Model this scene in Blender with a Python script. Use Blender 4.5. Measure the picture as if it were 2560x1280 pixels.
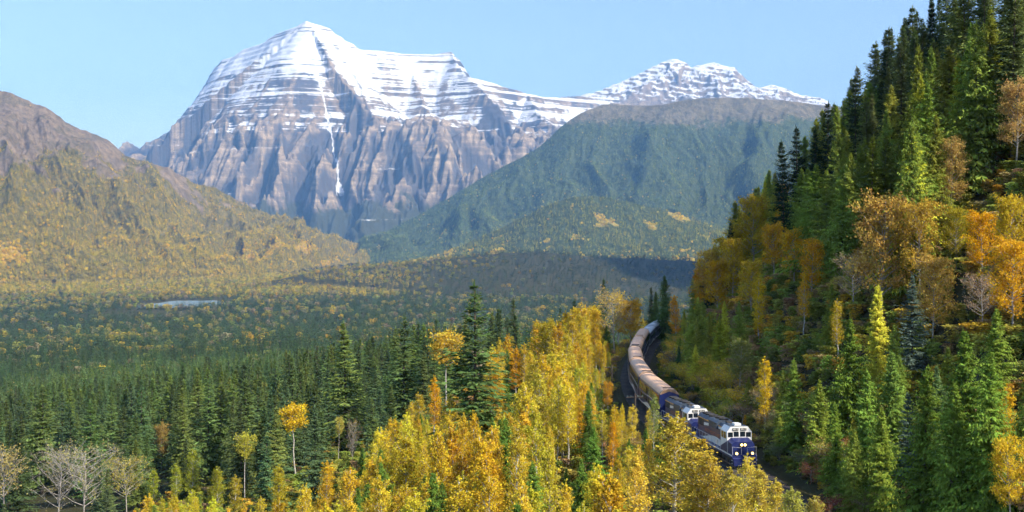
# A passenger train on a forested hillside above a mountain valley in autumn.
import bpy, math, random
import numpy as np
from mathutils import Vector, Matrix

for _o in list(bpy.data.objects):
    bpy.data.objects.remove(_o)
SC = bpy.context.scene
COL = SC.collection
R = math.radians
rng = np.random.default_rng(7)
random.seed(7)

# ------------------------------------------------------------------ camera, world, sun, exposure
F = 2700.0                      # focal length in photograph pixels (2560 wide)
HY = 600.0                      # photograph row of the horizon
cam_d = bpy.data.cameras.new("camera")
cam = bpy.data.objects.new("camera", cam_d)
COL.objects.link(cam)
cam.location = (0, 0, 0)
cam.rotation_euler = (R(90), 0, 0)
cam_d.sensor_width = 36.0
cam_d.lens = 36.0 * F / 2560.0
cam_d.shift_y = -(640.0 - HY) / 2560.0
cam_d.clip_start = 1.0
cam_d.clip_end = 60000.0
SC.camera = cam

SUN_EL, SUN_AZ = 42.0, 126.0    # azimuth clockwise from +Y (the viewing direction)
world = bpy.data.worlds.new("World")
SC.world = world
world.use_nodes = True
wn = world.node_tree.nodes
wl = world.node_tree.links
bg = wn["Background"]
sky = wn.new("ShaderNodeTexSky")
sky.sky_type = 'NISHITA'
sky.sun_disc = False
sky.sun_elevation = R(SUN_EL)
sky.sun_rotation = R(SUN_AZ)
sky.altitude = 900
sky.air_density = 1.0
sky.dust_density = 3.5
sky.ozone_density = 1.5
wl.new(sky.outputs[0], bg.inputs[0])
bg.inputs[1].default_value = 0.145

sun_d = bpy.data.lights.new("sun", 'SUN')
sun_d.energy = 4.5
sun_d.angle = R(0.5)
sun_d.color = (1.0, 0.88, 0.70)
sun = bpy.data.objects.new("sun", sun_d)
COL.objects.link(sun)
SDIR = Vector((math.sin(R(SUN_AZ)) * math.cos(R(SUN_EL)), math.cos(R(SUN_AZ)) * math.cos(R(SUN_EL)), math.sin(R(SUN_EL))))
sun.rotation_euler = SDIR.to_track_quat('Z', 'Y').to_euler()
sun.location = (2000, -1000, 1500)

SC.view_settings.view_transform = 'Standard'
SC.view_settings.look = 'None'
SC.view_settings.gamma = 1.0
SC.view_settings.use_curve_mapping = False
SC.view_settings.exposure = 0.95

SC.render.engine = 'CYCLES'
cy = SC.cycles
cy.max_bounces = 4
cy.diffuse_bounces = 2
cy.glossy_bounces = 2
cy.transmission_bounces = 3
cy.transparent_max_bounces = 4
cy.volume_bounces = 0
cy.use_adaptive_sampling = True
cy.adaptive_threshold = 0.035
cy.use_denoising = True
try:
    cy.denoiser = 'OPENIMAGEDENOISE'
    cy.denoising_input_passes = 'RGB_ALBEDO_NORMAL'
except Exception:
    pass
cy.caustics_reflective = False
cy.caustics_refractive = False

# ------------------------------------------------------------------ helpers
def P(px, py, d):
    """A photograph pixel at depth d metres -> world point."""
    return np.array([(px - 1280.0) / F * d, d, (HY - py) / F * d])

def proj(x, y, z):
    return 1280.0 + F * x / y, HY - F * z / y

def _hash(ix, iy, seed):
    with np.errstate(over='ignore'):
        h = (ix.astype(np.int64) * 374761393 + iy.astype(np.int64) * 668265263 + seed * 974634777) & 0xFFFFFFFF
        h = ((h ^ (h >> 13)) * 1274126177) & 0xFFFFFFFF
        h = ((h ^ (h >> 16)) * 2246822519) & 0xFFFFFFFF
        h = h ^ (h >> 15)
    return (h & 0xFFFFFF) / float(0x1000000)

def noise(x, y, seed=0):
    """gradient noise, about -1..1"""
    x = np.asarray(x, float); y = np.asarray(y, float)
    ix = np.floor(x); iy = np.floor(y)
    fx = x - ix; fy = y - iy
    u = fx * fx * fx * (fx * (fx * 6 - 15) + 10)
    v = fy * fy * fy * (fy * (fy * 6 - 15) + 10)
    def g(ox, oy):
        a = _hash(ix + ox, iy + oy, seed) * 2 * np.pi
        return np.cos(a) * (fx - ox) + np.sin(a) * (fy - oy)
    a = g(0, 0) * (1 - u) + g(1, 0) * u
    b = g(0, 1) * (1 - u) + g(1, 1) * u
    return (a * (1 - v) + b * v) * 1.5

def fbm(x, y, octv=5, seed=0, gain=0.5, lac=2.03):
    s = 0.0; a = 1.0; t = 0.0
    for i in range(octv):
        s = s + a * noise(x, y, seed + i * 17); t += a
        x = x * lac + 3.7; y = y * lac - 1.9; a *= gain
    return s / t

def ridged(x, y, octv=5, seed=0, gain=0.5, lac=2.07):
    s = 0.0; a = 1.0; t = 0.0
    for i in range(octv):
        s = s + a * (1.0 - np.abs(noise(x, y, seed + i * 31)) * 1.6); t += a
        x = x * lac + 5.1; y = y * lac + 2.3; a *= gain
    return s / t

def sstep(a, b, x):
    t = np.clip((x - a) / (b - a), 0, 1)
    return t * t * (3 - 2 * t)

class MB:
    """Collects vertices, quads and triangles; build() links them as ONE mesh object."""
    def __init__(s):
        s.v = []; s.q = []; s.t = []; s.n = 0; s.lv = []; s.lvt = []
    def add(s, v, q=None, t=None, lv=None):
        v = np.asarray(v, float).reshape(-1, 3)
        s.v.append(v)
        if q is not None and len(q):
            q = np.asarray(q, int).reshape(-1, 4); s.q.append(q + s.n)
            s.lv.append(np.full(len(q), 0.5) if lv is None else np.broadcast_to(lv, (len(q),)))
        if t is not None and len(t):
            t = np.asarray(t, int).reshape(-1, 3); s.t.append(t + s.n); s.lvt.append(np.full(len(t), 0.5))
        s.n += len(v)
        return s
    def box(s, x0, x1, y0, y1, z0, z1):
        v = [(x0, y0, z0), (x1, y0, z0), (x1, y1, z0), (x0, y1, z0), (x0, y0, z1), (x1, y0, z1), (x1, y1, z1), (x0, y1, z1)]
        return s.add(v, [(0, 3, 2, 1), (4, 5, 6, 7), (0, 1, 5, 4), (1, 2, 6, 5), (2, 3, 7, 6), (3, 0, 4, 7)])
    def tube(s, pts, rad, sides=6, cap=True):
        pts = np.asarray(pts, float); n = len(pts)
        rad = np.broadcast_to(rad, (n,))
        d = np.gradient(pts, axis=0); d /= np.linalg.norm(d, axis=1)[:, None] + 1e-9
        ref = np.array([0, 0, 1.0]) if abs(d[0][2]) < 0.9 else np.array([1.0, 0, 0])
        a = np.cross(d, ref); a /= np.linalg.norm(a, axis=1)[:, None] + 1e-9
        b = np.cross(d, a)
        th = np.arange(sides) / sides * 2 * np.pi
        v = pts[:, None, :] + rad[:, None, None] * (np.cos(th)[None, :, None] * a[:, None, :] + np.sin(th)[None, :, None] * b[:, None, :])
        q = []
        for i in range(n - 1):
            for j in range(sides):
                k = (j + 1) % sides
                q.append((i * sides + j, i * sides + k, (i + 1) * sides + k, (i + 1) * sides + j))
        v = v.reshape(-1, 3)
        t = []
        if cap:
            v = np.vstack([v, pts[0], pts[-1]])
            c0, c1 = n * sides, n * sides + 1
            for j in range(sides):
                k = (j + 1) % sides
                t.append((c0, k, j)); t.append((c1, (n - 1) * sides + j, (n - 1) * sides + k))
        return s.add(v, q, t)
    def prism(s, prof, y0, y1, taper=None):
        """closed (x, z) outline extruded along y"""
        prof = np.asarray(prof, float); n = len(prof)
        p1 = prof if taper is None else np.asarray(taper, float)
        v = np.vstack([np.c_[prof[:, 0], np.full(n, y0), prof[:, 1]], np.c_[p1[:, 0], np.full(n, y1), p1[:, 1]]])
        q = [(i, (i + 1) % n, n + (i + 1) % n, n + i) for i in range(n)]
        c0 = prof.mean(0); c1 = p1.mean(0)
        v = np.vstack([v, (c0[0], y0, c0[1]), (c1[0], y1, c1[1])])
        t = []
        for i in range(n):
            t.append((2 * n, (i + 1) % n, i)); t.append((2 * n + 1, n + i, n + (i + 1) % n))
        return s.add(v, q, t)
    def mesh(s, name, mat=None, smooth=False, attr=False):
        me = bpy.data.meshes.new(name)
        v = np.vstack(s.v)
        q = np.vstack(s.q) if s.q else np.zeros((0, 4), int)
        t = np.vstack(s.t) if s.t else np.zeros((0, 3), int)
        return raw_mesh(me, v, q, t, mat, smooth, (np.concatenate(s.lv + s.lvt) if (s.lv or s.lvt) else None) if attr else None)
    def build(s, name, mat=None, parent=None, smooth=False, attr=False):
        return link(name, s.mesh(name, mat, smooth, attr), parent)

def raw_mesh(me, v, q, t, mat, smooth, lv=None):
    nq, nt = len(q), len(t)
    me.vertices.add(len(v)); me.vertices.foreach_set("co", np.ascontiguousarray(v, np.float32).ravel())
    me.loops.add(nq * 4 + nt * 3)
    me.loops.foreach_set("vertex_index", np.concatenate([q.ravel(), t.ravel()]).astype(np.int32))
    me.polygons.add(nq + nt)
    st = np.concatenate([np.arange(nq) * 4, nq * 4 + np.arange(nt) * 3]).astype(np.int32)
    me.polygons.foreach_set("loop_start", st)
    me.polygons.foreach_set("use_smooth", np.full(nq + nt, bool(smooth)))
    if lv is not None:
        a = me.attributes.new("lv", 'FLOAT', 'FACE'); a.data.foreach_set("value", lv.astype(np.float32))
    me.update(calc_edges=True)
    if mat: me.materials.append(mat)
    return me

def link(name, data, parent=None):
    o = bpy.data.objects.new(name, data)
    COL.objects.link(o)
    if parent is not None: o.parent = parent
    return o

def tag(o, label=None, cat=None, group=None, kind=None):
    if label: o["label"] = label
    if cat: o["category"] = cat
    if group: o["group"] = group
    if kind: o["kind"] = kind
    return o

def empty(name, loc=(0, 0, 0), rz=0.0):
    o = bpy.data.objects.new(name, None)
    o.empty_display_size = 0.5
    COL.objects.link(o); o.location = loc; o.rotation_euler = (0, 0, rz)
    return o

def grid_mesh(name, X, Y, Z, mat, smooth=True, attrs=None, keep=None):
    n, m = X.shape
    v = np.stack([X, Y, Z], -1).reshape(-1, 3)
    i = np.arange(n - 1)[:, None] * m + np.arange(m - 1)[None, :]
    q = np.stack([i, i + m, i + m + 1, i + 1], -1).reshape(-1, 4)
    if keep is not None:
        k = keep.ravel()[q].any(axis=1); q = q[k]
        used = np.zeros(len(v), bool); used[q.ravel()] = True
        re = np.cumsum(used) - 1; v = v[used]; q = re[q]
    else:
        used = None
    me = raw_mesh(bpy.data.meshes.new(name), v, q, np.zeros((0, 3), int), mat, smooth)
    for k, a in (attrs or {}).items():
        at = me.attributes.new(k, 'FLOAT', 'POINT')
        av = a.ravel() if used is None else a.ravel()[used]
        at.data.foreach_set("value", np.ascontiguousarray(av, np.float32))
    return link(name, me)

# ------------------------------------------------------------------ materials
class NT:
    def __init__(s, name):
        s.m = bpy.data.materials.new(name); s.m.use_nodes = True
        s.t = s.m.node_tree; s.t.nodes.clear()
        s.out = s.n("ShaderNodeOutputMaterial")
    def n(s, typ, **kw):
        nd = s.t.nodes.new(typ)
        for k, v in kw.items(): setattr(nd, k, v)
        return nd
    def l(s, a, b): s.t.links.new(a, b)
    def set(s, sock, v):
        if isinstance(v, bpy.types.NodeSocket): s.l(v, sock)
        elif isinstance(v, (tuple, list)) and len(v) == 3 and sock.type == 'RGBA': sock.default_value = (*v, 1)
        else: sock.default_value = v
    def math(s, op, a, b=None, c=None, clamp=False):
        nd = s.n("ShaderNodeMath", operation=op, use_clamp=clamp)
        s.set(nd.inputs[0], a)
        if b is not None: s.set(nd.inputs[1], b)
        if c is not None: s.set(nd.inputs[2], c)
        return nd.outputs[0]
    def mix(s, f, a, b, blend='MIX'):
        nd = s.n("ShaderNodeMix", data_type='RGBA', blend_type=blend)
        s.set(nd.inputs[0], f); s.set(nd.inputs[6], a); s.set(nd.inputs[7], b)
        return nd.outputs[2]
    def ramp(s, f, lo, hi):
        nd = s.n("ShaderNodeMapRange", interpolation_type='SMOOTHSTEP')
        s.set(nd.inputs[0], f); nd.inputs[1].default_value = lo; nd.inputs[2].default_value = hi
        return nd.outputs[0]
    def noise(s, vec, scale, detail=4, rough=0.55, sv=None):
        if sv:
            mp = s.n("ShaderNodeMapping"); mp.inputs[3].default_value = sv; s.l(vec, mp.inputs[0]); vec = mp.outputs[0]
        nd = s.n("ShaderNodeTexNoise"); s.l(vec, nd.inputs["Vector"])
        nd.inputs["Scale"].default_value = scale; nd.inputs["Detail"].default_value = detail; nd.inputs["Roughness"].default_value = rough
        return nd.outputs["Fac"]
    def bump(s, h, strength, dist):
        nd = s.n("ShaderNodeBump"); nd.inputs["Strength"].default_value = strength; nd.inputs["Distance"].default_value = dist
        s.l(h, nd.inputs["Height"]); return nd.outputs[0]
    def pbr(s, col, rough=0.6, metal=0.0, spec=0.5, normal=None, emit=None, estr=0.0):
        b = s.n("ShaderNodeBsdfPrincipled")
        s.set(b.inputs["Base Color"], col); s.set(b.inputs["Roughness"], rough); s.set(b.inputs["Metallic"], metal)
        b.inputs["Specular IOR Level"].default_value = spec
        if normal is not None: s.l(normal, b.inputs["Normal"])
        if emit is not None: s.set(b.inputs["Emission Color"], emit); b.inputs["Emission Strength"].default_value = estr
        s.l(b.outputs[0], s.out.inputs[0]); return s.m

def paint(name, col, rough=0.35, metal=0.0, dirt=0.25, spec=0.5):
    n = NT(name); tc = n.n("ShaderNodeTexCoord").outputs["Object"]
    a = n.noise(tc, 1.3, 5, 0.6); b = n.noise(tc, 7.0, 4, 0.6, (1, 1, 0.25))
    f = n.math('MULTIPLY', n.ramp(n.math('MULTIPLY', a, b), 0.2, 0.42), dirt)
    c = n.mix(f, col, (0.16, 0.13, 0.10))
    r = n.math('ADD', n.math('MULTIPLY', b, 0.3), rough - 0.1)
    return n.pbr(c, r, metal, spec)

def leafmat(name, source, transl=0.35, hue=0.05, val=0.9, rough=False):
    """foliage: the colour comes from the object (or from the instance), each leaf varies about it"""
    n = NT(name)
    if source == 'object':
        c = n.n("ShaderNodeObjectInfo").outputs["Color"]
    else:
        c = n.n("ShaderNodeAttribute", attribute_type='INSTANCER', attribute_name="tint").outputs["Color"]
    lv = n.n("ShaderNodeAttribute", attribute_type='GEOMETRY', attribute_name="lv").outputs["Fac"]
    h = n.n("ShaderNodeHueSaturation")
    n.l(n.math('ADD', n.math('MULTIPLY', n.math('SUBTRACT', lv, 0.5), hue), 0.5), h.inputs["Hue"])
    n.l(n.math('ADD', n.math('MULTIPLY', lv, val), 1.0 - val / 2), h.inputs["Value"])
    n.l(c, h.inputs["Color"])
    d = n.n("ShaderNodeBsdfDiffuse"); n.l(h.outputs[0], d.inputs[0])
    t = n.n("ShaderNodeBsdfTranslucent"); n.l(h.outputs[0], t.inputs[0])
    m = n.n("ShaderNodeMixShader"); m.inputs[0].default_value = transl
    n.l(d.outputs[0], m.inputs[1]); n.l(t.outputs[0], m.inputs[2]); n.l(m.outputs[0], n.out.inputs[0])
    return n.m

def barkmat(name, a, b, scale=6.0, sv=(1, 1, 0.3)):
    n = NT(name); tc = n.n("ShaderNodeTexCoord").outputs["Object"]
    f = n.ramp(n.noise(tc, scale, 5, 0.65, sv), 0.45, 0.62)
    return n.pbr(n.mix(f, a, b), 0.9, 0, 0.2)

M_LEAF = leafmat("broad_leaves", 'object', 0.40, 0.05, 0.8)
M_NEEDLE = leafmat("needles", 'object', 0.25, 0.045, 0.9)
M_ILEAF = leafmat("far_leaves", 'instance', 0.35, 0.04, 0.8)
M_INEEDLE = leafmat("far_needles", 'instance', 0.2, 0.04, 0.8)
M_BARK = barkmat("brown_bark", (0.09, 0.065, 0.05), (0.16, 0.13, 0.11))
M_WHITEBARK = barkmat("pale_aspen_bark", (0.50, 0.49, 0.45), (0.20, 0.19, 0.17), 3.0, (1, 1, 2.5))
M_GREYBARK = barkmat("grey_bark", (0.40, 0.38, 0.35), (0.22, 0.20, 0.18))
# ------------------------------------------------------------------ the railway line and the lie of the land
TR = np.array([(29.5, -220, -25.0), (29.0, -100, -25.4), (28.6, 0, -25.8), (28.4, 60, -26.0), (28.0, 105, -26.3), (27.1, 128, -26.8), (25.6, 143, -27.3),
               (24.1, 157, -27.7), (23.3, 172, -28.0), (23.4, 192, -28.1), (24.6, 214, -28.1), (27.0, 236, -28.0), (30.9, 260, -28.0),
               (35.8, 287, -28.0), (43.0, 317, -28.0), (55, 352, -28), (78, 391, -28), (121, 426, -28), (172, 457, -28), (250, 482, -28),
               (420, 510, -28), (900, 560, -28), (2200, 700, -28)], float)

def catmull(pts, per=14):
    out = []
    n = len(pts)
    for i in range(n - 1):
        p0 = pts[max(i - 1, 0)]; p1 = pts[i]; p2 = pts[i + 1]; p3 = pts[min(i + 2, n - 1)]
        for k in range(per):
            t = k / per
            out.append(0.5 * ((2 * p1) + (-p0 + p2) * t + (2 * p0 - 5 * p1 + 4 * p2 - p3) * t * t + (-p0 + 3 * p1 - 3 * p2 + p3) * t ** 3))
    out.append(pts[-1])
    return np.array(out)

TRS = catmull(TR, 9)
_seg = np.r_[0, np.cumsum(np.linalg.norm(np.diff(TRS[:, :2], axis=0), axis=1))]
_T = np.gradient(TRS[:, :2], axis=0); _T /= np.linalg.norm(_T, axis=1)[:, None]

def track_at(s):
    return np.array([np.interp(s, _seg, TRS[:, k]) for k in range(3)])

def track_side(x, y):
    """signed distance from the track centre line (right of it positive) and the rail height there"""
    x = np.ravel(x).astype(float); y = np.ravel(y).astype(float)
    sd = np.empty(len(x)); zt = np.empty(len(x))
    for a in range(0, len(x), 20000):
        b = slice(a, a + 20000)
        dx = x[b, None] - TRS[None, :, 0]; dy = y[b, None] - TRS[None, :, 1]
        k = np.argmin(dx * dx + dy * dy, axis=1)
        ex = x[b] - TRS[k, 0]; ey = y[b] - TRS[k, 1]
        along = ex * _T[k, 0] + ey * _T[k, 1]
        perp = ex * _T[k, 1] - ey * _T[k, 0]
        lim = 6.0
        inner = (k > 0) & (k < len(TRS) - 1)
        mag = np.where(inner & (np.abs(along) < 12), np.abs(perp), np.hypot(ex, ey))
        sd[b] = np.where(perp >= 0, 1, -1) * mag
        zt[b] = TRS[k, 2]
    return sd, zt

RIDGE_R = np.array([(2450, -1500, 850), (2650, 300, 900), (2977, 2030, 950), (3250, 3160, 950), (3790, 4260, 950), (4590, 5260, 950), (5600, 6400, 900)], float)

SHADE_PEAK_R = np.array([(2700, 1900, 1500), (2850, 2500, 2550), (3000, 3100, 2850), (3150, 3600, 2800), (3300, 4000, 2100), (3500, 4500, 1100)], float)

def poly_dist(x, y, pts):
    """distance to a polyline, height and parameter at the nearest point"""
    best = np.full(len(x), 1e18); zb = np.zeros(len(x)); ub = np.zeros(len(x)); side = np.zeros(len(x)); acc = 0.0
    for i in range(len(pts) - 1):
        a, b = pts[i], pts[i + 1]
        d = b[:2] - a[:2]; L2 = d @ d
        t = np.clip(((x - a[0]) * d[0] + (y - a[1]) * d[1]) / L2, 0, 1)
        ex = x - (a[0] + t * d[0]); ey = y - (a[1] + t * d[1])
        dd = ex * ex + ey * ey
        m = dd < best
        best[m] = dd[m]; zb[m] = (a[2] + t * (b[2] - a[2]))[m]; ub[m] = (acc + t * math.sqrt(L2))[m]
        side[m] = (d[0] * ey - d[1] * ex)[m]
        acc += math.sqrt(L2)
    return np.sqrt(best), zb, ub, side

MIDHILL = np.array([P(380, 760, 3700), P(560, 733, 4250), P(700, 694, 4600), P(850, 672, 4700), P(1000, 658, 4800), P(1180, 642, 4900), P(1340, 630, 5000), P(1480, 640, 5000), P(1640, 648, 5000), P(1900, 660, 5000)])

LS = np.array([0, 3.6, 5.2, 20, 40, 80, 120, 250, 500, 1000, 2000, 4000, 12000.])
LZ = np.array([-0.45, -0.45, -1.6, -8.5, -17, -27, -36, -58, -84, -118, -164, -196, -200.])
RS = np.array([0, 3.2, 4.4, 7, 13, 40, 110, 220, 600, 2000, 9000.])
RZ = np.array([-0.45, -0.45, -0.9, 0.2, 5.0, 30, 99, 182, 370, 900, 900.])

def G(x, y):
    sh = np.shape(x)
    x = np.ravel(x).astype(float); y = np.ravel(y).astype(float)
    sd, zt = track_side(x, y)
    a = np.abs(sd)
    left = np.interp(a, LS, LZ); right = np.interp(a, RS, RZ)
    open_ = np.where(y > 5, sstep(0.56, 1.15, x / np.maximum(y, 5.0)), 1.0)        # unseen slope beside the camera lowered to let the sun in
    right = np.where(right > 0, right * (1 - 0.58 * open_), right)
    z = zt + np.where(sd < 0, left, right)
    off = sstep(7, 40, a)
    z = z + off * (fbm(x / 45, y / 45, 3, 5) * 2.2) + sstep(60, 400, a) * fbm(x / 260, y / 260, 3, 9) * 9
    far = sstep(2300, 3000, np.hypot(x, y)) * (sd < 0)
    z = z * (1 - far) + far * (-195 + fbm(x / 500, y / 500, 3, 4) * 4)
    # the wooded mid hill
    d, zr, u, side = poly_dist(x, y, MIDHILL)
    hill = zr - np.where(side < 0, 0.085, 0.16) * d + fbm(x / 300, y / 300, 4, 14) * 14 * np.clip(1 - d / 1200, 0, 1)
    z = np.where(hill > z, hill, z)
    # the high forested mountain that shuts the valley in beyond the hillside
    d, zr, u, side = poly_dist(x, y, RIDGE_R)
    mt = zr - 0.45 * d + fbm(x / 700, y / 700, 4, 24) * 70 * sstep(0, 700, d)
    z = np.where(mt > z, mt, z)
    # an unseen steep peak added to throw shade on the mid hill
    d, zr, u, side = poly_dist(x, y, SHADE_PEAK_R)
    mt = zr - 1.7 * d + fbm(x / 400, y / 400, 4, 29) * 90 * sstep(0, 500, d)
    z = np.where(mt > z, mt, z)
    # lake basin
    lk = ((x + 1000) / 120) ** 2 + ((y - 3290) / 200) ** 2
    z = np.where(lk < 1.25, np.minimum(z, -198.0), z)
    return z.reshape(sh)

# ground material: forest floor, leaf litter and grass
def mat_ground():
    n = NT("forest_floor"); tc = n.n("ShaderNodeTexCoord").outputs["Object"]
    a = n.ramp(n.noise(tc, 0.05, 5), 0.40, 0.62); b = n.ramp(n.noise(tc, 0.6, 6, 0.65), 0.35, 0.65)
    c = n.mix(a, (0.04, 0.048, 0.022), (0.065, 0.065, 0.026)); c = n.mix(n.math('MULTIPLY', b, 0.6), c, (0.05, 0.037, 0.024))
    c = n.mix(n.math('MULTIPLY', n.ramp(n.noise(tc, 2.3, 4), 0.58, 0.75), 0.3), c, (0.20, 0.125, 0.03))
    return n.pbr(c, 0.95, 0, 0.1, n.bump(n.noise(tc, 1.2, 6, 0.7), 0.6, 0.6))
M_GROUND = mat_ground()

ang = np.radians(np.r_[np.linspace(-78, -34, 40)[:-1], np.linspace(-34, 36, 420)[:-1], np.linspace(36, 128, 80)])
rad = np.r_[np.geomspace(6, 60, 24)[:-1], np.geomspace(60, 700, 210)[:-1], np.geomspace(700, 11500, 190)]
RR, AA = np.meshgrid(rad, ang, indexing='ij')
GX, GY = RR * np.sin(AA), RR * np.cos(AA)
GZ = G(GX, GY)
ground = grid_mesh("ground", GX, GY, GZ, M_GROUND)
tag(ground, "forest floor of the valley and hillside", "ground", kind="structure")

# ------------------------------------------------------------------ mountains
def mat_forest_slope(name, rockc=(0.26, 0.195, 0.13), green=(0.08, 0.076, 0.022), gold=(0.46, 0.30, 0.06), hi=(0.26, 0.195, 0.04)):
    n = NT(name); tc = n.n("ShaderNodeTexCoord").outputs["Object"]
    rk = n.n("ShaderNodeAttribute", attribute_name="rock").outputs["Fac"]; gd = n.n("ShaderNodeAttribute", attribute_name="gold").outputs["Fac"]
    fine = n.noise(tc, 0.028, 6, 0.7); fib = n.noise(tc, 0.02, 6, 0.7, (1, 1, 0.25))
    g = n.mix(n.ramp(fine, 0.35, 0.68), green, hi)
    g = n.mix(n.ramp(n.math('ADD', gd, n.math('MULTIPLY', n.math('SUBTRACT', fine, 0.5), 1.4)), 0.35, 0.7), g, gold)
    r = n.mix(n.ramp(fib, 0.35, 0.65), rockc, tuple(c * 0.5 for c in rockc))
    r = n.mix(n.math('MULTIPLY', n.ramp(n.noise(tc, 0.006, 5), 0.5, 0.62), 0.5), r, (0.10, 0.085, 0.04))
    c = n.mix(n.ramp(n.math('ADD', rk, n.math('MULTIPLY', n.math('SUBTRACT', fine, 0.5), 1.3)), 0.40, 0.62), g, r)
    return n.pbr(c, 0.95, 0, 0.1, n.bump(n.noise(tc, 0.03, 8, 0.75), 0.9, 26.0))

class Loft:
    """a mountain side lofted from its crest to its foot, with gullies running down it, and a plain back slope"""
    def __init__(s, name, crest, foot, nu, nv, mat, gully=60, gscale=300, prof=0.9, seed=1, rough=25, crestn=12, back=1600, backdrop=900, wander=0.25, rock=None, gold=None, label="", spur=0.0, spurscale=1000.0):
        crest = np.asarray(crest, float); foot = np.asarray(foot, float)
        k = np.linspace(0, 1, len(crest)); u = np.linspace(0, 1, nu)
        cr = catmull(crest, 20); ft = catmull(foot, 20); kk = np.linspace(0, 1, len(cr))
        C = np.stack([np.interp(u, kk, cr[:, i]) for i in range(3)], -1)
        Ft = np.stack([np.interp(u, kk, ft[:, i]) for i in range(3)], -1)
        L = np.r_[0, np.cumsum(np.linalg.norm(np.diff(C[:, :2], axis=0), axis=1))]
        C[:, 2] += fbm(L / 180, L * 0, 4, seed + 3) * crestn
        nb = max(6, nv // 6)
        v = np.r_[-np.linspace(1, 0, nb, endpoint=False), np.linspace(0, 1, nv) ** 1.05]
        U, V = np.meshgrid(L, v, indexing='ij')
        ui = np.broadcast_to(np.arange(nu)[:, None], U.shape)
        Cx, Fx = C[ui], Ft[ui]
        vp = np.clip(V, 0, 1)
        X = Cx[..., 0] + (Fx[..., 0] - Cx[..., 0]) * vp
        Y = Cx[..., 1] + (Fx[..., 1] - Cx[..., 1]) * vp
        Z = Cx[..., 2] + (Fx[..., 2] - Cx[..., 2]) * vp ** prof
        span = np.hypot(Fx[..., 0] - Cx[..., 0], Fx[..., 1] - Cx[..., 1])
        W = span * vp
        dx = (Cx[..., 0] - Fx[..., 0]) / (span + 1e-6); dy = (Cx[..., 1] - Fx[..., 1]) / (span + 1e-6)
        vb = np.clip(-V, 0, 1)
        X += dx * vb * back; Y += dy * vb * back; Z -= vb * backdrop
        env = np.clip(vp * 5, 0, 1) ** 0.8 * np.clip((1 - vp) * 2.5, 0, 1)
        warp = fbm(U / (gscale * 2.2), W / (gscale * 3), 3, seed + 40) * gscale * wander * 3
        g = ridged((U + warp) / gscale, W / (gscale * 3.5), 4, seed, 0.5) - 0.62
        if spur:
            sp = ridged((U + warp * 1.5) / spurscale, W / (spurscale * 4), 2, seed + 77, 0.4) - 0.6
            Z += env * spur * sp
        Z += env * gully * g + np.clip(vp * 20, 0, 1) * fbm(U / 90, W / 90, 5, seed + 9) * rough
        s.X, s.Y, s.Z, s.U, s.W, s.vp, s.V, s.g = X, Y, Z, U, W, vp, V, g
        s.rock = np.zeros_like(Z) if rock is None else rock(s)
        s.gold = np.zeros_like(Z) if gold is None else gold(s)
        s.obj = grid_mesh(name, X, Y, Z, mat, True, {"rock": s.rock, "gold": s.gold})
        tag(s.obj, label, "mountain", kind="structure")
    def sample(s, n, gen):
        """n random points on the front, by map area"""
        nu, nv = s.X.shape
        j0 = int(np.argmax(s.V[0] >= 0))
        ax = np.abs((s.X[1:, j0 + 1:] - s.X[:-1, j0:-1]) * (s.Y[1:, j0:-1] - s.Y[:-1, j0 + 1:]) - (s.X[1:, j0:-1] - s.X[:-1, j0 + 1:]) * (s.Y[1:, j0 + 1:] - s.Y[:-1, j0:-1]))
        p = ax.ravel() / ax.sum()
        k = gen.choice(len(p), n, p=p)
        i = k // ax.shape[1]; j = k % ax.shape[1] + j0
        a, b = gen.random(n), gen.random(n)
        def bl(A): return (A[i, j] * (1 - a) * (1 - b) + A[i + 1, j] * a * (1 - b) + A[i, j + 1] * (1 - a) * b + A[i + 1, j + 1] * a * b)
        return np.stack([bl(s.X), bl(s.Y), bl(s.Z)], -1), bl(s.rock), bl(s.gold), bl(s.vp)

# --- sunlit mountain on the left of the valley
def rockL(s):
    alt = s.Z
    r = sstep(350, 720, alt + fbm(s.X / 400, s.Y / 400, 4, 71) * 260)
    slab = sstep(0.30, 0.52, fbm(s.X / 330 + 2, s.Y / 330 + 7, 4, 72) + sstep(100, 420, alt) * 0.28) * sstep(20, 160, alt)
    return np.clip(np.maximum(r, slab * 0.85), 0, 1) * (s.vp < 0.98)
def goldL(s):
    alt = s.Z
    low = sstep(160, -120, alt)
    f = fbm((s.U + 0.5 * s.W) / 260, s.W / 700, 4, 73)
    return np.clip(sstep(0.0, 0.5, f) * (0.18 + 0.6 * low), 0, 1)
M_SLOPE_L = mat_forest_slope("sunlit_forest_and_rock")
MT_L = Loft("mountain", [P(-420, 90, 7600), P(-150, 190, 7550), P(0, 226, 7500), P(60, 247, 7500), P(130, 278, 7500), P(200, 322, 7500), P(265, 348, 7550), P(320, 390, 7600), P(400, 414, 7750), P(470, 447, 7900), P(560, 484, 8100), P(640, 522, 8300), P(720, 553, 8550), P(800, 578, 8800), P(880, 604, 9200), P(960, 640, 9700)],
            [P(-520, 735, 3900), P(-220, 722, 4200), P(0, 712, 4500), P(70, 708, 4650), P(140, 706, 4750), P(210, 706, 4800), P(280, 706, 4850), P(340, 704, 5000), P(410, 702, 5100), P(480, 698, 5300), P(560, 694, 5500), P(630, 688, 5800), P(700, 682, 6200), P(770, 674, 6800), P(840, 664, 7800), P(960, 660, 8800)],
            620, 300, M_SLOPE_L, gully=170, gscale=330, prof=0.80, seed=11, rough=30, crestn=44, rock=rockL, gold=goldL, spur=340, spurscale=1150,
            label="rocky topped forested mountain catching the sun across the valley")

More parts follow.
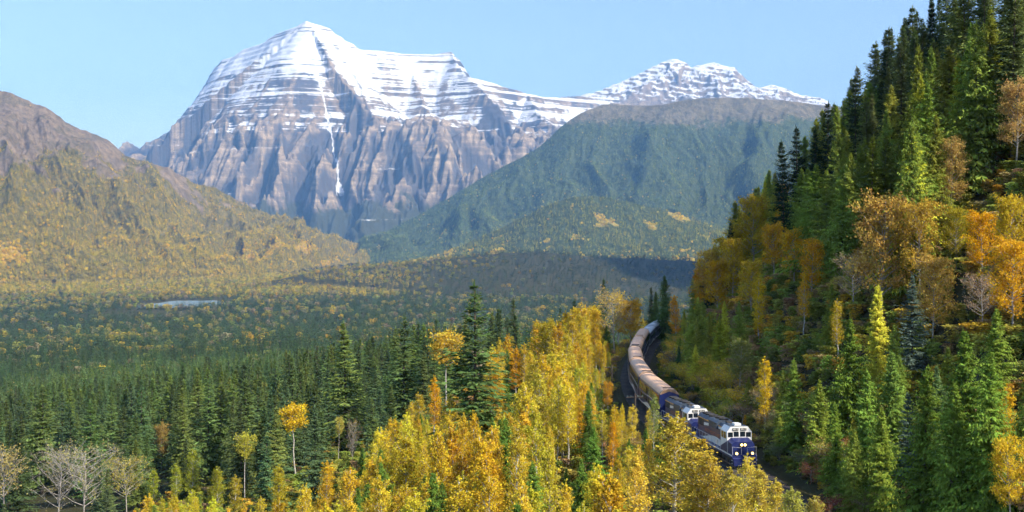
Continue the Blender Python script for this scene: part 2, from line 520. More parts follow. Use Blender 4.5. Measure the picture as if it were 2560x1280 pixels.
# --- long forested ridge in front of the snow peaks
def rockR(s):
    return sstep(930, 1230, s.Z + fbm(s.X / 500, s.Y / 500, 4, 81) * 170) * 0.75
def goldR(s):
    return np.clip(sstep(0.25, 0.6, fbm(s.X / 240, s.Y / 240, 4, 83)) * sstep(500, 0, s.Z) * 0.7, 0, 1)
M_SLOPE_R = mat_forest_slope("hazy_forest_slope", (0.20, 0.175, 0.12), (0.035, 0.055, 0.026), (0.36, 0.27, 0.06), (0.09, 0.11, 0.04))
MT_R = Loft("ridge", [P(800, 640, 9300), P(880, 614, 9500), P(960, 582, 9700), P(1100, 508, 10000), P(1210, 442, 10200), P(1340, 372, 10300), P(1420, 303, 10400), P(1500, 264, 10500), P(1560, 262, 10500), P(1640, 263, 10450), P(1720, 249, 10400), P(1800, 244, 10400), P(1900, 247, 10400), P(2000, 256, 10450), P(2150, 275, 10500), P(2400, 300, 10600)],
            [(-1500, 8800, -190), (-1150, 8500, -190), (-800, 8300, -190), (-450, 8100, -190), (-200, 8000, -190), (50, 7900, -190), (300, 7800, -190), (550, 7700, -190), (800, 7650, -190), (1050, 7600, -190), (1300, 7600, -190), (1600, 7600, -190), (1900, 7600, -190), (2300, 7600, -190), (2900, 7600, -190), (3800, 7600, -190)],
            620, 280, M_SLOPE_R, gully=130, gscale=430, prof=0.78, seed=33, rough=24, crestn=10, rock=rockR, gold=goldR, spur=270, spurscale=1150, back=1200, backdrop=700,
            label="long hazy forested ridge in front of the far snow peaks")

# --- low wooded hill standing before the ridge
def goldH(s):
    return np.clip(sstep(0.15, 0.5, fbm(s.X / 160, s.Y / 160, 4, 93)) * 0.9 + sstep(-60, -150, s.Z) * 0.5, 0, 1)
MT_H = Loft("hill", [P(960, 668, 7000), P(1090, 640, 7000), P(1180, 602, 7000), P(1280, 557, 7000), P(1370, 513, 7000), P(1440, 492, 7000), P(1520, 494, 7000), P(1600, 512, 7000), P(1700, 537, 7000), P(1790, 566, 7000), P(1950, 600, 7000), P(2200, 640, 7000)],
            [(-900, 6500, -192), (-600, 6300, -192), (-300, 6150, -192), (0, 6050, -192), (200, 6000, -192), (400, 5950, -192), (600, 5950, -192), (800, 5950, -192), (1050, 5950, -192), (1300, 6000, -192), (1700, 6100, -192), (2300, 6300, -192)],
            320, 130, M_SLOPE_R, gully=34, gscale=210, prof=0.9, seed=51, rough=12, crestn=7, gold=goldH, back=900, backdrop=500,
            label="low wooded hill in the sun before the hazy ridge")

# --- the great snow mountain
def mat_snow_rock(name, band=2.1):
    n = NT(name); geo = n.n("ShaderNodeNewGeometry")
    tc = n.n("ShaderNodeTexCoord").outputs["Object"]
    sn = n.n("ShaderNodeAttribute", attribute_name="snow").outputs["Fac"]
    wood = n.n("ShaderNodeAttribute", attribute_name="wood").outputs["Fac"]
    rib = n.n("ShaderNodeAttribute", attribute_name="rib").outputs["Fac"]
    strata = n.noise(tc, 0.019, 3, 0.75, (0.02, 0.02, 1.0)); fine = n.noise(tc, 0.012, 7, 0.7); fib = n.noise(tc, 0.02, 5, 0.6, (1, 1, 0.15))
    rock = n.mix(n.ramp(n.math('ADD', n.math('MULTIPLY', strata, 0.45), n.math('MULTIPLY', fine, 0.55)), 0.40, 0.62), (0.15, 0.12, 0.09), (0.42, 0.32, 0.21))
    rock = n.mix(n.ramp(rib, 0.30, 0.75), (0.085, 0.082, 0.085), rock)       # ribs painted pale as if sunlit, hollows dark bluish to stand in for shade
    rock = n.mix(n.math('MULTIPLY', n.ramp(fib, 0.4, 0.7), 0.45), rock, (0.10, 0.075, 0.065))
    rock = n.mix(n.ramp(n.math('ADD', wood, n.math('MULTIPLY', n.math('SUBTRACT', fine, 0.5), 1.2)), 0.4, 0.65), rock, (0.05, 0.055, 0.03))
    f = n.math('ADD', sn, n.math('MULTIPLY', n.math('SUBTRACT', fine, 0.5), 0.5))
    f = n.math('ADD', f, n.math('MULTIPLY', n.math('SUBTRACT', strata, 0.5), band))
    c = n.mix(n.ramp(f, 0.44, 0.54), rock, (0.62, 0.64, 0.67))
    bp = n.bump(n.math('ADD', n.noise(tc, 0.018, 8, 0.7), n.math('MULTIPLY', strata, 0.25)), 0.7, 22.0)
    return n.pbr(c, 0.85, 0, 0.15, bp)
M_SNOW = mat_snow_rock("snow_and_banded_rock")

def tents(X, Y, ridges):
    sh = X.shape; x = X.ravel(); y = Y.ravel()
    h = np.full(len(x), -1e9)
    for pts, sl, sr in ridges:
        d, z, u, side = poly_dist(x, y, np.array([P(*p) for p in pts]))
        k = np.where(side > 0, sl, sr)
        h = np.maximum(h, np.where(k < 0, z - k * np.minimum(d, 1300) - 1.2 * np.maximum(0, d - 1300), z - k * d))
    return h.reshape(sh)

def terrace(z, period, k):
    t = z / period; f = t - np.floor(t)
    s = np.clip((f - 0.5) * 2.6 + 0.5, 0, 1)
    return z * (1 - k) + k * period * (np.floor(t) + s)

gx = np.arange(-6100, 1750, 12.0); gy = np.r_[np.arange(10400, 17000, 12.0), np.arange(17000, 18600, 40.0)]
BX, BY = np.meshgrid(gx, gy, indexing='ij')
wx = fbm(BX / 900, BY / 900, 4, 101) * 150; wy = fbm(BX / 900, BY / 900, 4, 111) * 150
ridges = [
    # skyline, left of the summit (front is the right-hand side walking left: side > 0)
    ([(755, 55, 15000), (700, 86, 15400), (620, 121, 15950), (560, 150, 16350), (530, 182, 16500), (500, 238, 16600), (470, 288, 16600), (430, 322, 16550), (380, 352, 16500), (320, 388, 16450), (200, 440, 16400), (60, 520, 16300)], 1.22, 0.9),
    # the main spur straight down towards the valley
    ([(755, 55, 15000), (742, 100, 14820), (733, 140, 14620), (737, 185, 14400), (728, 232, 14120), (715, 262, 13900), (700, 300, 13680), (712, 345, 13420), (705, 400, 13080), (690, 450, 12780), (660, 520, 12300)], 2.1, 1.7),
    ([(700, 300, 13680), (640, 345, 13400), (610, 400, 13050), (590, 450, 12700)], 1.9, 1.9),
    ([(735, 300, 13900), (790, 350, 13450), (800, 400, 13050), (805, 450, 12700)], 1.9, 1.9),
    # skyline, right of the summit
    ([(755, 55, 15000), (800, 63, 15060), (835, 78, 15120), (870, 104, 15220), (905, 124, 15320), (960, 127, 15480), (1010, 133, 15600), (1080, 137, 15680), (1125, 128, 15700), (1150, 155, 15760), (1172, 190, 15900), (1250, 214, 16300), (1310, 234, 16600), (1370, 242, 16900), (1440, 240, 17200), (1560, 240, 17600)], 0.9, 1.5),
    # glacier shoulder under the summit
    ([(800, 63, 15060), (850, 120, 14900), (880, 165, 14720), (898, 190, 14560), (908, 222, 14300), (925, 262, 14000), (945, 300, 13740), (975, 330, 13500), (985, 372, 13200), (960, 440, 12750)], 1.5, 1.7),
    ([(908, 222, 14300), (880, 290, 13900), (870, 345, 13500)], 1.7, 1.7),
    # buttress with the sunny right flank
    ([(985, 330, 13560), (1060, 308, 13250), (1085, 325, 13050), (1120, 372, 12750), (1155, 420, 12500), (1195, 445, 12320), (1240, 520, 11950)], 1.3, 1.5),
    ([(1060, 308, 13250), (1010, 420, 12600), (960, 520, 11900), (900, 590, 11400)], 1.0, 1.0),
    # right shoulder and its spurs
    ([(1125, 128, 15700), (1165, 185, 15250), (1210, 225, 14850), (1250, 268, 14500), (1285, 325, 14100), (1325, 372, 13750), (1370, 430, 13300)], 1.55, 1.2),
    ([(1040, 150, 15650), (1040, 220, 15150), (1060, 262, 14800), (1090, 300, 14400)], 1.6, 1.6),
    ([(1310, 234, 16600), (1345, 280, 15900), (1380, 310, 15450), (1420, 335, 15000)], 1.1, 1.1),
    ([(500, 238, 16600), (470, 330, 15900), (430, 380, 15200), (400, 400, 14700), (370, 430, 14200)], 1.2, 1.2),
    # the bench and the dark wall below it
    ([(330, 405, 15900), (380, 395, 15700), (430, 378, 15400), (560, 352, 14800), (640, 345, 14400), (760, 342, 13950), (870, 345, 13600), (960, 335, 13350), (1060, 318, 13200), (1200, 345, 13500), (1330, 378, 13600), (1450, 400, 13700)], -0.28, 1.55),
]
H0 = tents(BX + wx, BY + wy, ridges)
alt01 = np.clip((H0 + 200) / 3200, 0, 1)
gw = fbm(BX / 600, BY / 600, 3, 119) * 0.8
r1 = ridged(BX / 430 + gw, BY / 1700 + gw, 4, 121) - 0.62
r2_ = ridged(BX / 120 + gw, BY / 420, 4, 127) - 0.62
low = np.clip(1.45 - alt01 * 1.45, 0.05, 1)
dsk = np.minimum(*[poly_dist((BX + wx).ravel(), (BY + wy).ravel(), np.array([P(*p) for p in ridges[i][0]]))[0] for i in (0, 4)]).reshape(BX.shape)
low = low * sstep(-40, 420, dsk) * (1 - 0.75 * sstep(1350, 1750, H0))
H0 = H0 + r1 * 540 * low + r2_ * 75 * low + fbm(BX / 70, BY / 70, 3, 131) * 10 * low
dip = (BX + 2900) * 0.03 + fbm(BX / 2500, BY / 2500, 2, 141) * 60
tk = 0.22 + 0.16 * sstep(900, 1500, H0)
Hs = terrace(H0 - dip, 96.0, tk) + dip
Hs = terrace(Hs - dip + 23, 37.0, tk * 0.6) + dip - 23
HB = np.maximum(Hs, -230.0 + fbm(BX / 300, BY / 300, 3, 4) * 10)
gz_x = np.gradient(HB, axis=0) / np.gradient(BX, axis=0); gz_y = np.gradient(HB, axis=1) / np.gradient(BY, axis=1)
slope = np.hypot(gz_x, gz_y)
def box_blur(A, r):
    for ax in (0, 1):
        c = np.cumsum(np.pad(A, [(r + 1, r) if i == ax else (0, 0) for i in (0, 1)], mode='edge'), axis=ax)
        n = A.shape[ax]
        A = (np.take(c, np.arange(2 * r + 1, 2 * r + 1 + n), axis=ax) - np.take(c, np.arange(0, n), axis=ax)) / (2 * r + 1)
    return A
snowline = 1400 + fbm(BX / 700, BY / 700, 4, 151) * 130
altf = sstep(100, 1250, HB - snowline)
conc = box_blur(H0, 9) - H0                         # hollows hold snow, ribs shed it
sl_b = box_blur(slope, 6)
snow = 0.35 + altf * 0.38 + np.clip(conc / 140, -0.12, 0.16) - np.clip((sl_b - 1.35) * 0.30, -0.18, 0.32)
snow = np.where(HB < snowline, np.minimum(snow, 0.05), snow)
# avalanche chute with its snow fan
chute = np.array([P(790, 200, 14500), P(815, 250, 14100), P(832, 305, 13700), P(845, 360, 13300), P(855, 420, 12900), P(862, 455, 12650), P(866, 470, 12550)])
dch, _, uch, _ = poly_dist(BX.ravel(), BY.ravel(), chute)
dch = dch.reshape(BX.shape); uch = uch.reshape(BX.shape)
snow = np.maximum(snow, np.where((HB > 560) & (dch < 8 + 40 * sstep(760, 600, HB)), 1.0, 0))
wood = sstep(650, 150, HB + fbm(BX / 400, BY / 400, 4, 161) * 250)
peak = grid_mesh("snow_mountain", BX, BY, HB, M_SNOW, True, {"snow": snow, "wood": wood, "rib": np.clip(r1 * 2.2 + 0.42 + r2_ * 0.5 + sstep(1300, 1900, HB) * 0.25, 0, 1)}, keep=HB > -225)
tag(peak, "great snow covered mountain with banded rock walls", "mountain", kind="structure")

# --- snow peak far behind the ridge
gx2 = np.arange(700, 5600, 22.0); gy2 = np.r_[np.arange(15200, 19600, 22.0), np.arange(19600, 21000, 80.0)]
CX, CY = np.meshgrid(gx2, gy2, indexing='ij')
r2 = [
    ([(1420, 246, 18600), (1500, 226, 18700), (1560, 201, 18800), (1620, 173, 18900), (1660, 153, 19000), (1692, 146, 19000), (1712, 157, 19000), (1722, 167, 18950), (1750, 160, 18900), (1780, 155, 18900), (1810, 165, 18900), (1838, 168, 18900), (1850, 182, 18900), (1866, 212, 18950), (1882, 221, 19000), (1930, 211, 19100), (1960, 220, 19100), (2000, 236, 19100), (2050, 246, 19100), (2100, 260, 19100)], 0.7, 0.6),
    ([(1692, 146, 19000), (1660, 190, 18500), (1600, 225, 18000), (1540, 255, 17400), (1480, 285, 16900)], 0.75, 0.75),
    ([(1785, 155, 18900), (1770, 200, 18400), (1760, 250, 17800)], 0.8, 0.8),
    ([(1850, 182, 18900), (1860, 230, 18300), (1850, 280, 17600)], 0.9, 0.9),
    ([(1930, 211, 19100), (1960, 260, 18400)], 0.8, 0.8),
]
cwx = fbm(CX / 700, CY / 700, 4, 201) * 60; cwy = fbm(CX / 700, CY / 700, 4, 211) * 60
HC = tents(CX + cwx, CY + cwy, r2)
HC = HC + (ridged(CX / 420, CY / 800, 5, 221) - 0.62) * 190 * sstep(0, 350, tents(CX, CY, r2[:1]) * 0 + poly_dist(CX.ravel(), CY.ravel(), np.array([P(*p) for p in r2[0][0]]))[0].reshape(CX.shape)) + fbm(CX / 120, CY / 120, 3, 231) * 22
dip2 = (CX - 3000) * -0.25
HC = np.maximum(terrace(HC - dip2, 105.0, 0.22) + dip2, -230)
sl2 = np.hypot(np.gradient(HC, axis=0) / np.gradient(CX, axis=0), np.gradient(HC, axis=1) / np.gradient(CY, axis=1))
sn2 = 0.22 + 0.46 * sstep(1700, 2700, HC) - np.clip((sl2 - 0.6) * 0.45, -0.12, 0.6)
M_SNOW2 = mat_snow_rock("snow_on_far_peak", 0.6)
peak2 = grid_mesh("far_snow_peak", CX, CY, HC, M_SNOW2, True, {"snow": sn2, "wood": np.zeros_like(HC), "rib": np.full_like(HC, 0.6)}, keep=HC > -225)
tag(peak2, "distant white peak rising behind the long forested ridge", "mountain", kind="structure")

# --- lake on the valley floor
def mat_water():
    n = NT("lake_water"); tc = n.n("ShaderNodeTexCoord").outputs["Object"]
    return n.pbr((0.16, 0.24, 0.27), 0.22, 0, 0.5, n.bump(n.noise(tc, 0.4, 3), 0.12, 0.4))
th = np.linspace(0, 2 * np.pi, 90, endpoint=False)
rr = 1 + fbm(np.cos(th) * 1.6, np.sin(th) * 1.6, 3, 301) * 0.35
lv = np.c_[-1000 + 118 * rr * np.cos(th), 3290 + 190 * rr * np.sin(th), np.full(90, -194.5)]
lm = MB(); lm.add(np.vstack([lv, (-1000, 3290, -194.5)]), None, [(90, i, (i + 1) % 90) for i in range(90)])
tag(lm.build("lake", mat_water()), "calm lake on the valley floor", "lake", kind="structure")

# ------------------------------------------------------------------ the blue air of the valley
def mat_haze():
    n = NT("blue_haze"); v = n.n("ShaderNodeVolumePrincipled")
    v.inputs["Color"].default_value = (0.22, 0.50, 1.0, 1)
    v.inputs["Density"].default_value = 3.7e-5
    v.inputs["Density Attribute"].default_value = ""
    v.inputs["Anisotropy"].default_value = 0.0
    n.l(v.outputs[0], n.out.inputs["Volume"])
    return n.m
hz = MB().box(-13000, 13000, -3000, 22000, -262, 3120)
tag(hz.build("haze", mat_haze()), "thin blue haze filling the valley air", "haze", kind="stuff")
# ------------------------------------------------------------------ trees: a few models of each kind, shared by all copies
def unit(v): return v / (np.linalg.norm(v, axis=-1, keepdims=True) + 1e-9)

def quads_from(p, d, w, ln, lv, mb):
    """rhombic sprays: base point p, direction d, half-width vector w, length ln"""
    n = len(p)
    v = np.empty((n, 4, 3))
    v[:, 0] = p; v[:, 1] = p + d * (ln * 0.55)[:, None] + w; v[:, 2] = p + d * ln[:, None]; v[:, 3] = p + d * (ln * 0.55)[:, None] - w
    mb.add(v.reshape(-1, 3), np.arange(n * 4).reshape(n, 4), None, lv)

def conifer(seed, H, Rb, nb, st, droop=0.25, tipup=0.12, base=0.06, e_lo=-0.05, e_hi=0.75, spray=0.32, wid=0.36, hang=0.30, power=0.85, ragged=0.35, mat=None, bark=None, tip=True, gap=0.0):
    g = np.random.default_rng(seed)
    t = base + (1 - base) * g.random(nb) ** 0.92
    if gap:                                              # tiers with open air between them
        k = np.round(t * H / gap) * gap / H + g.normal(0, 0.18 * gap / H, nb)
        t = np.clip(np.where(g.random(nb) < 0.8, k, t), base, 0.985)
    az = g.random(nb) * 2 * np.pi
    lump = 1 + 0.26 * np.sin(az * 2 + t * 9 + seed) + 0.20 * np.sin(az * 3 - t * 17 + seed * 2.3)
    hole = fbm(az * 0.9 + seed, t * 11.0, 2, seed) < -0.20           # gaps where boughs are missing
    L = Rb * ((1 - t) ** power) * (1 - ragged * 0.5 + ragged * g.random(nb)) * lump + 0.22
    L = np.where(hole, L * 0.35, L) * np.where(g.random(nb) < 0.06, 1.35, 1.0)
    e0 = e_lo + (e_hi - e_lo) * t ** 1.5 + g.normal(0, 0.12, nb)
    out = np.stack([np.cos(az), np.sin(az), np.zeros(nb)], -1)
    sid = np.stack([-np.sin(az), np.cos(az), np.zeros(nb)], -1)
    blv = g.normal(0, 0.14, nb)
    cr = MB()
    bend = g.normal(0, 0.12, nb)
    for k in range(st):
        f = (k + 0.6 + g.random(nb) * 0.5) / st
        f = np.clip(f, 0.08, 1.0)
        pos = out * (f * L * np.cos(e0))[:, None] + sid * (bend * L * f * f)[:, None]
        pos[:, 2] = H * t + f * L * np.sin(e0) - droop * L * f ** 2 + tipup * L * f ** 3
        for sgn in (-1, 1):
            ln = (spray * L * (1.05 - f * 0.55) + 0.30) * (0.7 + 0.6 * g.random(nb))
            d = unit(out * (0.55 + 0.35 * g.random(nb))[:, None] + sid * (sgn * (0.35 + 0.6 * g.random(nb)))[:, None] + np.array([0, 0, 1.0]) * (-hang * (0.3 + 1.2 * g.random(nb)) + 0.35 * np.clip(e0, -0.2, 1))[:, None])
            w = unit(np.cross(d, np.array([0, 0, 1.0])) + g.normal(0, 0.35, (nb, 3))) * (ln * wid * (0.35 + 0.3 * g.random(nb)))[:, None]
            lv = np.clip(0.5 + blv + 0.18 * (f - 0.5) + g.normal(0, 0.13, nb), 0.02, 0.98)
            quads_from(pos, d, w, ln, lv, cr)
    if tip:                                              # leader
        n = 10
        p = np.zeros((n, 3)); p[:, 2] = H * np.linspace(0.93, 0.99, n)
        a = g.random(n) * 6.28
        d = unit(np.stack([np.cos(a) * 0.35, np.sin(a) * 0.35, np.ones(n)], -1))
        w = np.stack([-np.sin(a), np.cos(a), np.zeros(n)], -1) * 0.08
        quads_from(p, d, w, np.full(n, 0.045 * H), np.full(n, 0.6), cr)
    tr = MB()
    z = np.linspace(-0.8, H * 0.97, 6)
    tr.tube(np.c_[np.sin(z * 0.2 + seed) * 0.05, np.cos(z * 0.17 + seed) * 0.05, z], 0.013 * H * (1 - z.clip(0) / H * 0.95) + 0.015, 6)
    return tr.mesh("trunk", bark, True), cr.mesh("crown", mat, False, True)

def broadleaf(seed, H, Rc, cb, nlimb, nleaf, ls, shape='oval', up=0.8, clump=0.5, mat=None, bark=None, stems=1, twigs=3, trunk_r=0.011, lean=0.03, bare_tr=False, hollow=0.35):
    g = np.random.default_rng(seed)
    tr = MB(); centers = []; cw = []
    for sidx in range(stems):
        sa = g.random() * 6.28; spread_ = 0.0 if stems == 1 else Rc * 0.35
        n = 8; z = np.linspace(0, 1, n)
        wob = np.c_[np.cumsum(g.normal(0, lean, n)), np.cumsum(g.normal(0, lean, n))] * H * 0.25
        wob -= wob[0]
        pts = np.c_[wob[:, 0] + np.cos(sa) * spread_ * z, wob[:, 1] + np.sin(sa) * spread_ * z, z * H * (0.96 if stems == 1 else 0.8 + 0.16 * g.random()) - 0.6 * (z == 0)]
        tr.tube(pts, trunk_r * H * (1 - 0.88 * z) + 0.012, 6)
        for i in range(nlimb // stems):
            t = cb + (0.96 - cb) * ((i + g.random()) / (nlimb // stems))
            b = np.array([np.interp(t, z, pts[:, k]) for k in range(3)])
            q = (t - cb) / (1 - cb)
            if shape == 'column': env = Rc * (0.40 + 0.80 * math.sin(min(q * 1.2 + 0.45, math.pi))) * (1 - q) ** 0.55 + 0.18
            elif shape == 'fan': env = Rc * (0.6 + 0.8 * math.sqrt(max(0, 1 - (q - 0.25) ** 2 * 1.6)))
            else: env = Rc * math.sqrt(max(0.04, 1 - (2 * q - 0.75) ** 2 / 1.7))
            env *= 0.7 + 0.5 * g.random()
            a = i * 2.4 + g.random() * 0.9
            el = up * (0.7 + 0.5 * g.random()) * (0.7 + 0.5 * q)
            o = np.array([math.cos(a), math.sin(a), 0.0])
            m = 5; f = np.linspace(0, 1, m)
            lp = b + o * (env * f)[:, None] + np.array([0, 0, 1.0]) * (min(env * (math.tan(min(el, 1.15)) * 0.8 + 0.25), (H - b[2]) * 0.72) * (0.8 * f + 0.2 * f * f))[:, None] + np.cumsum(g.normal(0, 0.03, (m, 3)), 0) * env
            lp[:, 2] = np.minimum(lp[:, 2], H * 1.02)
            tr.tube(lp, trunk_r * H * 0.42 * (1 - q * 0.6) * (1 - 0.85 * f) + 0.010, 4, False)
            for k in range(m):
                if f[k] >= hollow: centers.append(lp[k]); cw.append(1.0)
            for k in range(twigs):
                ff = 0.3 + 0.7 * g.random()
                tb = np.array([np.interp(ff, f, lp[:, c]) for c in range(3)])
                td = unit(o * 0.5 + g.normal(0, 0.55, 3) + np.array([0, 0, 0.45]))
                tl = env * (0.25 + 0.35 * g.random())
                te = np.stack([tb, tb + td * tl * 0.5 + g.normal(0, 0.03, 3) * tl, tb + td * tl])
                tr.tube(te, np.array([0.022, 0.014, 0.006]) * (H / 16), 3, False)
                centers += [te[1], te[2]]; cw += [0.8, 1.2]
                if bare_tr:
                    for kk in range(3):
                        fd = unit(td + g.normal(0, 0.5, 3)); fb = tb + td * tl * (0.4 + 0.2 * kk)
                        fe = np.stack([fb, fb + fd * tl * 0.35, fb + (fd + np.array([0, 0, 0.25])) * tl * 0.65])
                        tr.tube(fe, np.array([0.014, 0.010, 0.005]) * (H / 16), 3, False)
                        centers.append(fe[2]); cw.append(1.0)
    if shape == 'column':                                # a feathery leader
        for zf in np.linspace(0.86, 1.0, 9):
            centers.append(np.array([np.interp(zf * 0.96, z, pts[:, 0]), np.interp(zf * 0.96, z, pts[:, 1]), H * zf])); cw.append(0.9)
    cr = MB()
    C = np.array(centers); wgt = np.array(cw) * g.gamma(1.6, 1.0, len(C)); wgt /= wgt.sum()
    k = g.choice(len(C), nleaf, p=wgt)
    clv = g.normal(0, 0.13, len(C))
    pos = C[k] + g.normal(0, 1, (nleaf, 3)) * np.array([1, 1, 0.8]) * clump * (0.5 + 0.9 * g.random((nleaf, 1))) * (np.clip((1.03 - C[k, 2:3] / H) * 4, 0.25, 1) if shape == 'column' else 1.0)
    nrm = unit(g.normal(0, 1, (nleaf, 3)) + np.array([0, 0, 0.5]))
    u = unit(np.cross(nrm, g.normal(0, 1, (nleaf, 3))))
    w = np.cross(nrm, u)
    s = ls * (0.65 + 0.7 * g.random(nleaf))
    lv = np.clip(0.5 + clv[k] + g.normal(0, 0.16, nleaf), 0.02, 0.98)
    v = np.empty((nleaf, 4, 3))
    v[:, 0] = pos - u * (s * 0.6)[:, None]; v[:, 1] = pos + w * (s * 0.42)[:, None]; v[:, 2] = pos + u * (s * 0.6)[:, None]; v[:, 3] = pos - w * (s * 0.42)[:, None]
    cr.add(v.reshape(-1, 3), np.arange(nleaf * 4).reshape(-1, 4), None, lv)
    return tr.mesh("trunk", bark, True), cr.mesh("crown", mat, False, True)

MODELS = {}
def models(kind, items): MODELS[kind] = items
# nominal heights: conifers 25 m, aspen 15 m, cottonwood 20 m, shrub 3 m
models('spruce', [(25, conifer(100 + i, 25, [3.9, 3.5, 4.3, 3.2, 3.7][i], 560, 6, spray=0.27, droop=0.30, tipup=0.22, e_lo=-0.12, hang=0.34, gap=[1.0, 0, 1.25, 0, 0.8][i], mat=M_NEEDLE, bark=M_BARK, ragged=0.55)) for i in range(5)])
models('tiered', [(25, conifer(130 + i, 25, 5.4, 420, 8, droop=0.28, tipup=0.26, e_lo=-0.18, e_hi=0.6, hang=0.25, gap=1.55, spray=0.26, mat=M_NEEDLE, bark=M_BARK, ragged=0.6)) for i in range(2)])
models('cedar', [(25, conifer(200 + i, 25, [4.6, 5.0, 4.2, 4.8][i], 900, 7, droop=0.38, tipup=0.20, e_lo=0.02, e_hi=0.8, hang=0.85, spray=0.19, wid=0.34, base=0.02, power=0.75, mat=M_NEEDLE, bark=M_BARK, ragged=0.65)) for i in range(4)])
models('fir', [(25, conifer(300 + i, 25, [3.6, 4.0, 3.3, 3.8][i], 640, 6, spray=0.25, droop=0.22, tipup=0.16, e_lo=-0.05, hang=0.40, power=0.8, mat=M_NEEDLE, bark=M_BARK, ragged=0.6, gap=[0, 1.1, 0, 0.9][i])) for i in range(4)])
models('aspen', [(15, broadleaf(400 + i, 15, [1.30, 1.10, 1.55, 1.25, 1.40][i], [0.22, 0.30, 0.18, 0.34, 0.25][i], 42, [7000, 5200, 7600, 3900, 6000][i], 0.165, 'column', up=0.95, clump=0.30, mat=M_LEAF, bark=M_WHITEBARK)) for i in range(5)])
models('tallaspen', [(22, broadleaf(450 + i, 22, 2.9, 0.66, 22, 3000, 0.34, 'oval', up=0.75, clump=0.5, mat=M_LEAF, bark=M_WHITEBARK, trunk_r=0.010)) for i in range(2)])
models('cottonwood', [(20, broadleaf(500 + i, 20, [4.2, 3.6, 4.6][i], 0.25, 44, [7600, 6200, 8200][i], 0.34, 'oval', up=0.75, clump=0.55, mat=M_LEAF, bark=M_GREYBARK, trunk_r=0.012)) for i in range(3)])
models('bare', [(15, broadleaf(600 + i, 15, [3.2, 3.6][i], 0.30, 36, [520, 900][i], 0.26, 'fan', up=0.8, clump=0.30, mat=M_LEAF, bark=M_GREYBARK, twigs=5, bare_tr=True, trunk_r=0.012)) for i in range(2)])
models('halfbare', [(15, broadleaf(620 + i, 15, [3.0, 2.7][i], 0.35, 30, [2300, 1900][i], 0.25, 'fan', up=0.8, clump=0.34, mat=M_LEAF, bark=M_GREYBARK, twigs=5, bare_tr=True, hollow=0.7)) for i in range(2)])
models('shrub', [(3, broadleaf(700 + i, 3.0, 1.5, 0.08, 26, 1500, 0.17, 'fan', up=0.9, clump=0.26, mat=M_LEAF, bark=M_GREYBARK, stems=5, twigs=2, trunk_r=0.009)) for i in range(3)])

TREES = []          # every individually built tree, for the labels written at the end
def gz(x, y): return float(G(np.array([x]), np.array([y]))[0])

def put(kind, name, x, y, H, color, wide=1.0, word="", cat="tree", label=None, var=None, z=None):
    g = random
    h0, (tm, cm) = g.choice(MODELS[kind]) if var is None else MODELS[kind][var % len(MODELS[kind])]
    zb = gz(x, y) if z is None else z
    root = empty(name, (x, y, zb), g.random() * 6.28)
    s = H / h0
    root.scale = (s * wide, s * wide, s)
    root.rotation_euler[0] = g.gauss(0, 0.015); root.rotation_euler[1] = g.gauss(0, 0.015)
    t = link("trunk", tm, root)
    c = link("crown", cm, root)
    c.color = (*color, 1)
    px, py = proj(x, y, zb + H)
    TREES.append(dict(root=root, kind=kind, name=name, px=px, py=py, d=y, H=H, word=word, cat=cat, label=label))
    return root

def vary(c, a=0.12, h=0.08):
    k = 1 + random.uniform(-a, a)
    return (max(0.004, c[0] * k * (1 + random.uniform(-h, h))), max(0.004, c[1] * k * (1 + random.uniform(-h, h))), max(0.003, c[2] * k))

GOLD = (0.64, 0.46, 0.04); YELLOW = (0.64, 0.52, 0.055); ORANGE = (0.64, 0.40, 0.03); OLIVE = (0.56, 0.45, 0.06); LIME = (0.44, 0.48, 0.05)
TAN = (0.64, 0.44, 0.15); GREEN = (0.18, 0.30, 0.04); CEDAR = (0.22, 0.30, 0.05); MOSS = (0.28, 0.31, 0.05)
SPRUCE = (0.125, 0.185, 0.06); DARK = (0.075, 0.115, 0.045); BLUE = (0.15, 0.23, 0.18); RUST = (0.50, 0.20, 0.11); BROWN = (0.34, 0.25, 0.13)

def solve(px, py, H, dmin=60, dmax=620, far=False):
    """distance at which a tree of height H rooted on the ground in column px has its top at row py"""
    d = np.arange(dmin, dmax, 0.5)
    x = (px - 1280) / F * d
    top = HY - F * (G(x, d) + H) / d
    k = np.abs(top - py)
    ok = np.where(k < 4)[0]
    i = (ok[-1] if far else ok[0]) if len(ok) else int(np.argmin(k))
    return float(x[i]), float(d[i])

KEEP = []           # rows of (px0, px1, py0, py1, d): photograph windows that nearer filler trees must leave open
def hit(px, py, dmin=70, dmax=620):
    """where the sight line through a photograph pixel meets the ground"""
    d = np.arange(dmin, dmax, 0.5); x = (px - 1280) / F * d
    k = np.where(G(x, d) >= (HY - py) / F * d)[0]
    return float(d[k[0]]) if len(k) and k[0] > 0 else None

